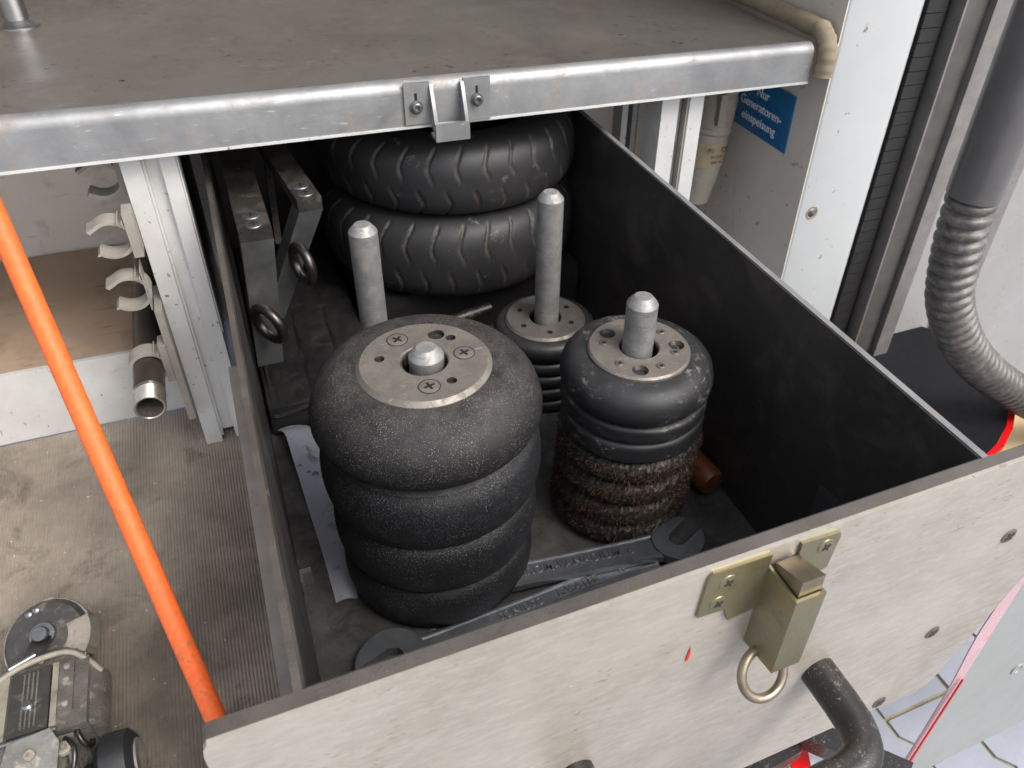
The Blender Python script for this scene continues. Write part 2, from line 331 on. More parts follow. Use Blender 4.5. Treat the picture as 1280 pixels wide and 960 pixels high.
# ------------------------------------------------------------------ setting
def struct(name, bm, mat, **k): return tag(obj(name, bm, mat, **k), kind='structure')
bm = NB()
for q in ((-40, .1, -40, 40), (2.2, 40, -40, 40), (.1, 2.2, -40, -1.3), (.1, 2.2, 1.3, 40)): box(bm, *q, -1.2, -1.062)
struct('ground', bm, 'paver')
bm = NB(); box(bm, .1, 2.2, -1.3, 1.3, -1.2, -1.067); struct('joint_bed', bm, 'joint')
pav = tag(bpy.data.objects.new('pavement', None), kind='structure'); COL.objects.link(pav); pav.location = (0, 0, -1.06); BASE[pav] = Vector((0, 0, -1.06))
def ipave(w, h, c=.022):   # double-T paving stone outline
    return [(-w / 2, -h / 2), (w / 2, -h / 2), (w / 2, -h * .33), (w / 2 - c, -h * .19), (w / 2 - c, h * .19), (w / 2, h * .33), (w / 2, h / 2), (-w / 2, h / 2), (-w / 2, h * .33), (-w / 2 + c, h * .19), (-w / 2 + c, -h * .19), (-w / 2, -h * .33)]
pmesh = None
for i in range(-3, 11):
    for j in range(-6, 6):
        if pmesh is None:
            bm = NB(); prism(bm, ipave(.158, .192), (0, 0, 0), (1, 0, 0), (0, 1, 0), .05)
            p = obj('paver', bm, 'paver', None, bevel=.005); pmesh = p.data
        else: p = bpy.data.objects.new('paver', pmesh); COL.objects.link(p)
        p.parent = pav
        p.location = (.62 + i * .1445 + random.uniform(-.001, .001), .0 + j * .2 + (.1 if i % 2 else 0), -.052 + random.uniform(-.001, .001))
        p.rotation_euler = (0, 0, random.uniform(-.006, .006))
bm = NB(); box(bm, -.90, .838, 1.066, 1.086, -.45, .099); struct('rear_wall', bm, 'rear_panel')
bm = NB(); box(bm, -.90, .838, 1.48, 1.5, .0, .9); struct('upper_rear_wall', bm, 'wall_paint')
bm = NB(); box(bm, -.92, -.90, .66, 1.5, -.45, .9); struct('left_wall', bm, 'wall_paint')
bm = NB(); box(bm, .838, .862, .6596, 1.5, -.8, .9); box(bm, .838, .8403, .6325, .6596, -.8, .9); struct('right_wall', bm, 'wall_paint')
bm = NB(); box(bm, -.92, .862, .60, 1.5, .9, .93); struct('ceiling', bm, 'ceiling')
bm = NB(); box(bm, -.045, .84, .55, 1.06, -.6, -.58); struct('lower_floor', bm, 'black_case')
# step at the back of the left bay
st = struct('step', B(-.90, -.0345, .752, 1.06, -.372, -.262), 'brown_step')
obj('step_front', B(-.90, -.0345, .746, .752, -.372, -.262), 'alu_white', st, bevel=.0015)
bm = NB(); box(bm, -.034, -.030, .705, 1.064, -.58, .098); struct('dark_gap_sheet', bm, 'black_board')  # added dark sheet, stands in for the shade in the gap behind the rail
bm = NB(); box(bm, -.0415, -.039, .105, .744, -.58, -.3745); struct('tray_side', bm, 'black_board')
# ribbed mat
bm = NB(); box(bm, -.9, -.041, .105, .746, -.39, -.3742); fl = struct('compartment_floor', bm, 'mat')
bm = NB(); x = -.898; prof = []
while x < -.044:
    prof += [(x, -.3740), (x + .0008, -.3732), (x + .0019, -.3732), (x + .0027, -.3740)]; x += .0036
y0, y1 = .105, .744
a = [bm.verts.new((p[0], y0, p[1])) for p in prof]; b = [bm.verts.new((p[0], y1, p[1])) for p in prof]
for i in range(len(a) - 1): bm.faces.new((a[i], a[i + 1], b[i + 1], b[i]))
o = obj('mat_ribs', bm, 'mat', fl); o['kind'] = 'stuff'
# vehicle body right of the opening
bd = tag(obj('body_panel', B(1.13, 2.4, .66, .68, -1.055, 1.0), 'body_grey'), 'pale grey vehicle body panel behind the corrugated hose', 'body panel')
obj('seam_strip', B(1.285, 1.36, .652, .66, -.95, .6), 'light_track', bd, bevel=.002)

# ------------------------------------------------------------------ shelf
sh = thing('metal_shelf', (.1, .63, .05), 'worn aluminium shelf above the drawer with a bright folded front rim', 'shelf')
bm = NB()
zt, yr, rr = .105, .63, .014
prof = [(1.055, zt), (yr + rr, zt)] + [(yr + rr - rr * math.sin(a), zt - rr + rr * math.cos(a)) for a in [i * math.pi / 16 for i in range(1, 9)]] + [(yr, .0525), (yr + .0035, .0525)] + [(yr + .0035, zt - rr)] 
prof += [(yr + rr + .002 - (rr - .002) * math.cos(a), zt - rr - .0 + (rr - .004) * math.sin(a)) for a in [i * math.pi / 8 for i in range(1, 5)]] + [(1.055, zt - .004)]
def skin(prof, x0, x1):
    bm = NB(); a = [bm.verts.new((x0, p[0], p[1])) for p in prof]; b = [bm.verts.new((x1, p[0], p[1])) for p in prof]; k = len(a)
    for i in range(k): bm.faces.new((a[i], a[(i + 1) % k], b[(i + 1) % k], b[i]))
    bm.faces.new(a[::-1]); bm.faces.new(b); return bm
tp = [(1.478, zt), (yr + rr, zt), (yr + rr, zt - .004), (1.478, zt - .004)]
obj('top_plate', skin(tp, -.90, .797), 'shelf_top', sh)
outer = [(yr + rr, zt)] + [(yr + rr - rr * math.sin(i * math.pi / 16), zt - rr + rr * math.cos(i * math.pi / 16)) for i in range(1, 9)] + [(yr, .0535)]
inner = [(yr + .0035, .0535)] + [(yr + rr - (rr - .0035) * math.sin(i * math.pi / 16), zt - rr + (rr - .0035) * math.cos(i * math.pi / 16)) for i in range(8, 0, -1)] + [(yr + rr, zt - .0035)]
obj('front_rim', skin(outer + inner, -.90, .797), 'alu', sh, smooth=True, split=math.radians(50))
obj('rim_edge', B(-.90, .797, yr - .001, yr + .018, .0505, .0535), 'alu_white', sh)
for x, y in ((-.063, .715), (.55, .735), (-.45, .72)): screw(sh, (x, y, zt), (0, 0, 1), .006, 'shelf_top', h=.0004, rot=.4)
# catch bracket on the rim
kp = obj('catch_plate', B(.222, .252, yr - .0035, yr - .0002, .056, .104), 'alu', sh, bevel=.0015)
obj('catch_plate', B(.292, .325, yr - .0035, yr - .0002, .053, .104), 'alu', sh, bevel=.0015)
for x0, x1 in ((.2515, .2555), (.2885, .2925)):
    bm = NB(); prism(bm, [(-.001, .103), (-.006, .100), (-.021, .062), (-.021, .046), (-.001, .056)], (x0, yr, 0), (0, 1, 0), (0, 0, 1), x1 - x0)
    obj('catch_cheek', bm, 'alu', kp, bevel=.0008)
bm = NB(); box(bm, .2515, .2925, yr - .0245, yr - .0205, .040, .061); obj('catch_lip', bm, 'alu', kp, bevel=.0025)
bm = NB(); box(bm, .2515, .2925, yr - .021, yr - .001, .040, .0435); obj('catch_floor', bm, 'alu', kp, bevel=.001)
for x, z in ((.2355, .0765), (.3085, .0785)):
    bm = NB(); lathe(bm, [(.0078, 0), (.0078, .0015), (.0056, .0016), (.0056, .0055), (.0048, .0062), (.003, .0062), (.003, .003), (.0001, .003)], (x, yr - .0035, z), (0, -1, 0), 24)
    obj('socket_bolt', bm, 'steel', kp, smooth=True)
    bm = NB(); box(bm, x - .0016, x + .0016, yr - .0037, yr - .003, z + .004, z + .016); obj('bolt_slot', bm, 'hole', kp)
# chrome post standing on the shelf
cp = thing('chrome_post', (-.181, .962, zt), 'chrome round post welded onto the brown shelf top', 'post')
bm = NB(); cyl(bm, (-.181, .962, zt), (-.181, .962, .7), .0148, 40); obj('tube', bm, 'chrome', cp, smooth=True)
bm = NB(); lathe(bm, [(.024, 0), (.0235, .002), (.019, .004), (.0165, .008), (.0148, .009)], (-.181, .962, zt), (0, 0, 1), 40); obj('weld_collar', bm, 'steel', cp, smooth=True)
# beige sealant strip at the shelf end
fs = thing('sealant_strip', (.815, .62, .05), 'grubby beige sealant strip wrapping the right end of the shelf', 'sealant')
pts = spline([(.817, 1.4, .118), (.817, 1.1, .118), (.817, .85, .118), (.817, .67, .118), (.816, .638, .112), (.815, .624, .092), (.813, .622, .062)], 8)
bm = NB(); sweep(bm, pts, [.0135 + .0009 * math.sin(i * 1.7) for i in range(len(pts))], 18); obj('bead', bm, 'foam', fs, smooth=True)

# ------------------------------------------------------------------ drawer
dr = thing('drawer', (.25, 0, -.32), 'long open tool drawer with black inner walls and a scuffed pale front', 'drawer')
H = -.305; D = 1.052
obj('floor', B(0, .5, 0, D, H - .012, H), 'floor_board', dr)
for x0, x1, xin in ((-.0048, 0, 1), (.5, .5062, -1)):
    s = obj('side_panel', B(x0, x1, .0, D, H - .012, 0), 'alu_edge' if xin > 0 else 'alu', dr, bevel=.0006, seg=1)
    xi = (x1 - .0002, x1 + .0016) if xin > 0 else (x0 - .0016, x0 + .0002)
    obj('inner_lining', B(xi[0], xi[1], .001, D - .002, H + .001, -.0012), 'black_board', s)
obj('back_panel', B(.002, .498, D - .012, D, H, -.002), 'black_board', dr)
front = [(-.0495, -.0), (-.052, -.004), (-.053, -.010), (-.053, -.338), (.498, -.343), (.552, -.349), (.574, -.342), (.584, -.325), (.663, -.100), (.68, -.05), (.68, 0)]
bm = NB(); prism(bm, front, (0, 0, 0), (1, 0, 0), (0, 0, 1), .0098)
fp = obj('front_panel', bm, 'alu_edge', dr, bevel=.0006, seg=1)
inb = NB(); box(inb, .002, .498, .0002, .0016, H + .001, -.0012); obj('inner_lining', inb, 'black_board', fp)
bm = NB(); prism(bm, front, (0, -.0098, 0), (1, 0, 0), (0, 0, 1), .0034)
fsn = obj('front_face', bm, 'panel_face', dr, bevel=.0007, seg=2)
YF = -.0132
def cross(parent, x, y, z, r, rot):
    # a cross recess as one plus-shaped prism
    t = r * .24; pl_ = [(-r, -t), (-t, -t), (-t, -r), (t, -r), (t, -t), (r, -t), (r, t), (t, t), (t, r), (-t, r), (-t, t), (-r, t)]
    c, s_ = math.cos(rot), math.sin(rot)
    bm = NB(); prism(bm, pl_, (x, y + .0008, z), (c, 0, s_), (-s_, 0, c), .0011); obj('recess', bm, 'bore', parent)
for x, z, r in ((.533, -.226, .0085), (.567, -.104, .0085), (.508, -.332, .0085)):
    bm = NB(); lathe(bm, [(r, .0002), (r * .9, .0009), (r * .5, .0012), (.0001, .0013)], (x, YF, z), (0, -1, 0), 22)
    s = obj('screw', bm, 'alu_edge', fsn, smooth=True); cross(fsn, x, YF - .0013, z, r * .6, .6)
bm = NB(); prism(bm, [(-.001, -.008), (.0012, -.007), (.0022, .002), (.0008, .009), (-.0002, .001)], (.249, YF - .0004, -.094), (1, 0, 0), (0, 0, 1), .0004); obj('paint_mark', bm, 'red', fsn)
# slide rail outside the left wall
obj('slide_rail', B(-.0190, -.0052, .02, .43, -.21, -.09), 'clip', dr, bevel=.001)
for y in (.16, .29, .41):
    bm = NB(); cyl(bm, (-.0190, y, -.2), (-.0250, y, -.2), .006, 16, .001); obj('rail_bolt', bm, 'steel', dr, smooth=True)
# pegs
PEG = ((.150, .299), (.371, .303), (.144, .536), (.369, .537))
for (x, y), zt_ in zip(PEG, (-.016, -.0125, -.0125, -.008)):
    bm = NB(); lathe(bm, [(.016, 0), (.016, zt_ - H - .009), (.0152, zt_ - H - .0075), (.0098, zt_ - H - .0008), (.0085, zt_ - H), (.0001, zt_ - H)], (x, y, H), (0, 0, 1), 40)
    obj('peg', bm, 'peg', dr, smooth=True, split=math.radians(25))
# transparent-looking dark sticker on the right wall
bm = NB(); prism(bm, [(.137, -.195), (.128, -.176), (.118, -.150), (.112, -.149), (.060, -.130), (.060, -.20)], (.4982, 0, 0), (0, -1, 0), (0, 0, 1), .0003)
bm.free()
bm = NB(); hull8(bm, [(.4980, .134, -.205), (.4983, .134, -.205), (.4983, .06, -.205), (.4980, .06, -.205), (.4980, .134, -.160), (.4983, .134, -.160), (.4983, .06, -.148), (.4980, .06, -.148)])
stk = obj('sticker', bm, 'sticker', dr)
text('lettering', 'LIY\n   IIC', .013, (.4978, .103, -.170), (0, -1, 0), (0, 0, 1), 'alu_edge', stk, .0001)
# U handle
hy, hz, hr = -.083, -.203, .0155
pts = [(.394, YF, hz)] + spline([(.394, -.045, hz), (.392, -.068, hz), (.383, -.0855, hz), (.364, -.093, hz), (.34, -.094, hz)], 8)
pts2 = [(.561 - p[0] if not isinstance(p, Vector) else .561 - p.x, p[1], p[2]) for p in pts][::-1]
bm = NB(); sweep(bm, pts + pts2, hr, 24); obj('pull_handle', bm, 'black_paint', dr, smooth=True)
# latch
lt = NB()
for poly in ([(.250, -.006), (.253, -.0025), (.2985, -.0035), (.2985, -.06), (.275, -.064), (.270, -.0485), (.2475, -.0465)], [(.3225, -.0035), (.355, -.0055), (.3565, -.009), (.354, -.042), (.332, -.05), (.3225, -.05)]):
    prism(lt, poly, (0, YF, 0), (1, 0, 0), (0, 0, 1), .0028)
lt = obj('latch_plate', lt, 'zinc', dr, bevel=.0012)
hx0, hx1, hz0, hz1, hyf = .2985, .3225, -.098, -.0165, -.0465
bm = NB()
w = .0022
for bx in ((hx0, hx0 + w, hyf, YF, hz0, hz1), (hx1 - w, hx1, hyf, YF, hz0, hz1), (hx0 + w, hx1 - w, hyf, hyf + w, hz0, hz1)):
    v = box(bm, *bx)
    for q in v:
        if abs(q.co.z - hz0) < 1e-6 and q.co.y > -.03: q.co.z -= .007
bm.verts.ensure_lookup_table()
obj('latch_housing', bm, 'zinc', lt, bevel=.0011)
bm = NB(); bx0, bx1 = hx0 + .003, hx1 - .0028
hull8(bm, [(bx0, hyf + .003, -.08), (bx1, hyf + .003, -.08), (bx1, -.018, -.08), (bx0, -.018, -.08), (bx0, hyf + .003, -.001), (bx1, hyf + .003, -.001), (bx1, -.018, -.0105), (bx0, -.018, -.0105)])
obj('latch_bolt', bm, 'latch_ring', lt, bevel=.001)
bm = NB(); torus(bm, (.3015, -.037, -.1135), (.05, -.82, .57), .0185, .0036, 44, 14); obj('pull_ring', bm, 'latch_ring', lt, smooth=True)
for x, z in ((.266, -.0165), (.262, -.037), (.345, -.0155)):
    bm = NB(); lathe(bm, [(.0070, .0026), (.0066, .0034), (.004, .0038), (.0001, .0039)], (x, YF, z), (0, -1, 0), 24)
    o = obj('screw', bm, 'zinc', lt, smooth=True); cross(lt, x, YF - .004, z, .0036, .5)

# ------------------------------------------------------------------ pipe plugs
def lobe(z0, z1, rc, rm, n=14, p=2.3, first=None, last=None):
    """bulging ring profile between two creases"""
    out = []
    for i in range(n + 1):
        t = -1 + 2 * i / n
        out.append((rc + (rm - rc) * (1 - abs(t) ** p) ** (1 / 1.7) if abs(t) < 1 else rc, z0 + (z1 - z0) * (i / n)))
    return out
def ring(parent, c, prof, mat, rin=.03, n=128, name='rubber_ring', wob=0.0):
    z0, z1 = prof[0][1], prof[-1][1]
    bm = NB(); rings = lathe(bm, [(rin, z0)] + prof + [(rin, z1)], (c[0], c[1], 0), (0, 0, 1), n, closed=True)
    if wob:
        for q in bm.verts:
            d = Vector((q.co.x - c[0], q.co.y - c[1], 0)); a = math.atan2(d.y, d.x); r = d.length
            if r > rin * 1.2: q.co += d / r * wob * (math.sin(a * 3 + z0 * 90) + .6 * math.sin(a * 7 + z1 * 50) + .4 * math.sin(a * 13 + q.co.z * 200))
    return obj(name, bm, mat, parent, smooth=True, split=math.radians(60))
def disc_with_holes(parent, c, z0, z1, r, rhole, holes, mat, ch=.002, n=96, name='metal_disc'):
    """flange disc: bored centre and drilled holes cut by boolean"""
    bm = NB(); lathe(bm, [(rhole, z0), (r, z0), (r, z1 - ch), (r - ch, z1), (rhole + .0012, z1), (rhole, z1 - .0012)], (c[0], c[1], 0), (0, 0, 1), n, closed=True)
    o = obj(name, bm, mat, parent, smooth=True, split=math.radians(30))
    cs = 1.75 if len(holes) == 3 else 1.12
    if holes:
        bm = NB()
        for a, rad, hr, dep in holes:
            p = (c[0] + rad * math.cos(a), c[1] + rad * math.sin(a))
            lathe(bm, [(hr * .93, z1 - dep), (hr, z1 - .0008 - (.003 if cs > 1.2 else 0)), (hr * cs, z1 + .0003), (hr * cs, z1 + .002)], (p[0], p[1], 0), (0, 0, 1), 24, cap=True)
        cut = obj('tmp_cut', bm, 'bore', parent)
        md = o.modifiers.new('b', 'BOOLEAN'); md.object = cut; md.operation = 'DIFFERENCE'; md.solver = 'EXACT'; md.material_mode = 'TRANSFER'
        dg = bpy.context.evaluated_depsgraph_get(); me = bpy.data.meshes.new_from_object(o.evaluated_get(dg)); o.modifiers.clear()
        old = o.data; o.data = me; bpy.data.meshes.remove(old); me.name = name
        me.set_sharp_from_angle(angle=math.radians(30))
        bpy.data.objects.remove(cut)
        for a, rad, hr, dep in holes:
            bm = NB(); lathe(bm, [(hr * .9, z1 - dep + .0002), (hr * .9, z1 - dep + .0014), (.0001, z1 - dep + .0015)], (c[0] + rad * math.cos(a), c[1] + rad * math.sin(a), 0), (0, 0, 1), 18); obj('hole_shade_plug', bm, 'hole', parent)  # black plug stands in for the shade deep in the hole
    return o
def cross_screw(parent, c, r, mat, rot):
    bm = NB(); lathe(bm, [(r * 1.06, -.001), (r * 1.06, .0001), (r, .0001), (r, .0005), (r * .9, .0008), (.0001, .0009)], c, (0, 0, 1), 28)
    obj('screw', bm, mat, parent, smooth=True, split=math.radians(30))
    t = r * .13; q = r * .56; pl_ = [(-q, -t), (-t, -t), (-t, -q), (t, -q), (t, -t), (q, -t), (q, t), (t, t), (t, q), (-t, q), (-t, t), (-q, t)]
    bm = NB(); lathe(bm, [(r * 1.05, .00015), (r * 1.05, .0004), (r * 1.11, .0004), (r * 1.11, .00015)], c, (0, 0, 1), 28, closed=True); obj('screw_gap', bm, 'hole', parent)
    c_, s_ = math.cos(rot), math.sin(rot); bm = NB(); prism(bm, pl_, (c[0], c[1], c[2] + .0001), (c_, s_, 0), (-s_, c_, 0), .00095); obj('cross_recess', bm, 'hole', parent)
def hexs(parent, c, r, mat):
    bm = NB(); lathe(bm, [(r, -.001), (r, .0006), (r * .88, .0012), (r * .5, .0012), (r * .45, .0002), (.0001, .0002)], c, (0, 0, 1), 20)
    obj('screw', bm, mat, parent, smooth=True, split=math.radians(30))
    bm = NB(); lathe(bm, [(r * .44, .0003), (.0001, .0004)], c, (0, 0, 1), 6); obj('hex_recess', bm, 'hole', parent)
grp = 'rubber pipe plugs on the drawer pegs'
c1 = (.1465, .293)
p1 = thing('pipe_plug', (c1[0], c1[1], H), 'large gritty black rubber plug of four bulging rings under a flat metal disc', 'pipe plug', grp)
c1b = (.149, .299)
top = [(.0605, -.030)] + [(.0605 + .0460 * math.sin(a), -.076 + .047 * math.cos(a) * (1.0 if a < 1.57 else .62)) for a in [i * math.pi / 2 / 14 * 1.62 for i in range(2, 15)]]
top = sorted(top, key=lambda q: q[1]); top = [(.093, -.106)] + top
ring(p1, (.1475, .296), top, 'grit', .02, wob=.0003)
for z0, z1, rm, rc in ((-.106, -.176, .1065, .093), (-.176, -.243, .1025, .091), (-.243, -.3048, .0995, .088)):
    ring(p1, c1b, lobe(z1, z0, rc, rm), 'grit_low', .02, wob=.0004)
hl = [(2.62, .0365, .0042, .012), (.95, .0365, .0042, .012), (-1.25, .0365, .0042, .012), (1.18, .0405, .0072, .012)]
ang = lambda u, v: math.atan2(v, u)
d1 = disc_with_holes(p1, c1, -.040, -.0255, .0605, .0212, [(2.75, .0395, .0042, .01), (.66, .0405, .0042, .01), (-1.18, .0385, .0042, .01), (1.03, .040, .0072, .006)], 'flange', .004)
for a, r_ in ((1.95, .0405), (-.05, .0365), (-1.72, .0375)):
    cross_screw(p1, (c1[0] + r_ * math.cos(a), c1[1] + r_ * math.sin(a), -.0255), .0088, 'flange', a + .4)
c2 = (.3735, .3035)
p2 = thing('pipe_plug', (c2[0], c2[1], H), 'smaller plug with smooth black rubber rings above shaggy brown brush rings', 'pipe plug', grp)
ring(p2, c2, [(.070, -.121), (.077, -.118), (.0808, -.111), (.0812, -.103), (.0785, -.093), (.0725, -.085), (.064, -.0805), (.055, -.080)], 'smooth_rubber', .02, wob=.0005)
ring(p2, c2, lobe(-.1435, -.121, .069, .0788, 14, 5), 'smooth_rubber', .02, wob=.0005)
ring(p2, c2, lobe(-.172, -.1435, .069, .0785, 14, 5), 'smooth_rubber', .02, wob=.0004)
d2 = disc_with_holes(p2, c2, -.090, -.0755, .0535, .0205, [(2.15, .0385, .0050, .012), (-.28, .0395, .0050, .012), (-2.02, .0395, .0050, .012)], 'flange', .002)
for a in (2.62, .42, -.62, -1.42, -2.62): hexs(p2, (c2[0] + .037 * math.cos(a), c2[1] + .037 * math.sin(a), -.0755), .0048, 'flange_dark')
def brush(parent, c, z0, z1, rc, rm, seed):
    rnd = random.Random(seed); prof = lobe(z0, z1, rc, rm - .003, 10)
    z0_, z1_ = prof[0][1], prof[-1][1]; n = 150
    bm = NB(); lathe(bm, [(.03, z0)] + prof + [(.03, z1)], (c[0], c[1], 0), (0, 0, 1), n, closed=True)
    for q in bm.verts:
        d = Vector((q.co.x - c[0], q.co.y - c[1], 0))
        if d.length > .04: q.co += d.normalized() * rnd.uniform(-.0016, .0006) + Vector((0, 0, rnd.uniform(-.001, .001)))
    o = obj('brush_ring', bm, 'brush', parent)
    bm = NB()
    for k in range(5200):
        a = rnd.uniform(0, 2 * math.pi); t = rnd.uniform(.06, .94); r = rc + (rm - rc) * (1 - abs(2 * t - 1) ** 2.3) ** .6 - .004
        z = z0 + (z1 - z0) * t
        p = Vector((c[0] + r * math.cos(a), c[1] + r * math.sin(a), z))
        d = Vector((math.cos(a) * .8 + rnd.gauss(0, .9), math.sin(a) * .8 + rnd.gauss(0, .9), (t - .5) + rnd.gauss(0, .9))).normalized()
        s = d.orthogonal().normalized() * .00042; e = p + d * rnd.uniform(.003, .0066)
        q = d.cross(s).normalized() * .00042
        v = [bm.verts.new(p + s), bm.verts.new(p - s * .5 + q), bm.verts.new(p - s * .5 - q), bm.verts.new(e)]
        mi = 0 if rnd.random() < .26 else 1
        for f in ((0, 1, 3), (1, 2, 3), (2, 0, 3)): bm.faces.new([v[i] for i in f]).material_index = mi
    b = obj('bristles', bm, None, o, mats=['bristle', 'brush']); b['kind'] = 'stuff'
for k in range(4): brush(p2, (c2[0] - .001 * k, c2[1] + .0015 * k), -.172 - .0332 * (k + 1), -.172 - .0332 * k, .062, .0825, k + 3)
c3 = (.368, .539)
p3 = thing('pipe_plug', (c3[0], c3[1], H), 'low dark plug at the back beneath the tallest bare stretch of peg', 'pipe plug', grp)
ring(p3, c3, [(.056, -.222), (.066, -.217), (.0685, -.207), (.066, -.198), (.060, -.194), (.055, -.1935)], 'plain_rubber', .02)
for z0, z1 in ((-.222, -.243), (-.243, -.264), (-.264, -.285), (-.285, -.3048)): ring(p3, c3, lobe(z1, z0, .057, .0665, 10), 'plain_rubber', .02)
disc_with_holes(p3, c3, -.203, -.189, .0535, .021, [(i * math.pi / 3 + .3, .0365, .0035, .01) for i in range(6)], 'flange_dark', .003)

# ------------------------------------------------------------------ tyres
def tyre_mesh():
    NTH, NPH = 560, 84; R0, hw = .191, .063
    vs = []; dust = []
    nb = 32
    for i in range(NTH):
        th = 2 * math.pi * i / NTH
        for j in range(NPH):
            ph = 2 * math.pi * j / NPH           # 0 = tread centre, +- pi = bore
            x = math.cos(ph); z = math.sin(ph)
            sx = math.copysign(abs(x) ** .62, x); sz = math.copysign(abs(z) ** .8, z)
            r = R0 - .052 + .052 * sx; hz_ = hw * sz
            if sx < 0: r = R0 - .052 + .03 * sx
            d = 0.0
            s = hz_ / hw
            if sx > 0 and .10 < abs(s) < .985:
                w = abs(s); u = (th / (2 * math.pi) * nb + (.5 if s > 0 else 0)) 
                cur = .14 * math.sin((w - .1) / .83 * math.pi * 1.5 - .6) * (1 if s > 0 else -1)
                f = abs(((u + cur) % 1.0) - .5)
                wid = (.026 + .03 * w) if s > 0 else (.034 + .05 * w)
                prof = max(0.0, 1 - (f / wid) ** 2)
                end = min(1, (w - .10) / .08, ((.93 if s > 0 else .985) - w) / .05)
                d = prof ** .5 * max(0, end) if prof > 0 else 0
            if abs(abs(s) - .06) < .02: d = max(d, .3)
            r -= .0042 * d * max(sx, .15)
            hz_ -= math.copysign(.0025 * d * abs(sz), hz_)
            vs.append((r * math.cos(th), r * math.sin(th), hz_ + .063)); dust.append(min(1, d * (.8 if s > 0 else 1.25)))  # dust in grooves; lower row paler, frontal light put into its tone
    fs_ = []
    for i in range(NTH):
        i2 = (i + 1) % NTH
        for j in range(NPH):
            j2 = (j + 1) % NPH; fs_.append((i * NPH + j, i2 * NPH + j, i2 * NPH + j2, i * NPH + j2))
    me = bpy.data.meshes.new('tyre'); me.from_pydata(vs, [], fs_); me.materials.append(M['tyre'])
    at = me.attributes.new('groove_dust_light', 'FLOAT', 'POINT'); at.data.foreach_set('value', dust)
    me.polygons.foreach_set('use_smooth', [True] * len(me.polygons)); me.update()
    return me
tm = tyre_mesh()
for (x, y, z, rz), lab in zip(((.331, .842, -.0985, .0), (.325, .830, -.2215, .6)), ('dusty black tyre lying flat on top of another tyre, just under the shelf', 'lower black tyre lying flat beneath the dustier one')):
    o = bpy.data.objects.new('tyre', tm); COL.objects.link(o); o.location = (x, y, z); o.scale = (1, 1, .82 if rz == 0 else .97); o.rotation_euler = (0, 0, rz); tag(o, lab, 'tyre', 'tyres stacked at the back of the drawer')
# things lying under and beside the tyres
bx = thing('black_case', (.1, .7, H), 'flat black quilted case lying under the steel stands and tyres', 'case')
bm = NB(); box(bm, .006, .150, .560, .99, H + .0005, -.262)
obj('case_body', bm, 'black_case', bx, bevel=.008)
from mathutils import noise as mnoise
bm = NB(); gx, gy = 36, 84; G = []
for j in range(gy + 1):
    for i in range(gx + 1):
        x, y = .007 + .146 * i / gx, .558 + .43 * j / gy
        seam = min(abs(((x - .014) / .045) % 1 - .0), abs(((x - .014) / .045) % 1 - 1)) ; e_ = min(i, gx - i, j, gy - j)
        z = -.2585 + .006 * mnoise.fractal((x * 22, y * 16, .3), 1, 2, 5) - .003 * math.exp(-(seam / .07) ** 2) - (.012 if e_ == 0 else 0)
        G.append(bm.verts.new((x, y, z)))
for j in range(gy):
    for i in range(gx): a = j * (gx + 1) + i; bm.faces.new((G[a], G[a + 1], G[a + gx + 2], G[a + gx + 1]))
obj('rumpled_lid', bm, 'black_case', bx, smooth=True)
bm = NB(); cyl(bm, (.105, .60, -.2505), (.105, .60, -.2565), .004, 16); obj('stud', bm, 'steel', bx, smooth=True)
bm = NB(); box(bm, .16, .49, .70, 1.0, H + .0005, -.2235); tag(obj('tyre_block', bm, 'black_case', bevel=.01), 'dark box under the two tyres, nearly hidden in shadow', 'box')
rd = thing('black_rod', (.23, .645, -.245), 'thin black rod with a small silver band lying in front of the tyres', 'rod')
pa, pb = Vector((.165, .628, -.246)), Vector((.33, .652, -.238))
bm = NB(); cyl(bm, pa, pb, .008, 24, .001); obj('shaft', bm, 'black_paint', rd, smooth=True)
d_ = (pb - pa).normalized(); bm = NB(); cyl(bm, pa + d_ * .074, pa + d_ * .083, .0084, 24); obj('band', bm, 'chrome', rd, smooth=True)
bm = NB(); box(bm, .19, .30, .63, .655, H + .0005, -.2535); tag(obj('support_block', bm, 'black_case', bevel=.004), 'dark block under the thin black rod, hidden in shadow', 'block')
rt = thing('red_torch', (.465, .63, H), 'small red tool with a bright chrome cap behind the low dark plug', 'torch')
bm = NB(); cyl(bm, (.452, .605, H + .019), (.462, .58, H + .019), .019, 32, .004); obj('cap', bm, 'chrome', rt, smooth=True)
bm = NB(); cyl(bm, (.4515, .606, H + .0185), (.424, .652, H + .0185), .018, 32, .003); obj('body', bm, 'red', rt, smooth=True)

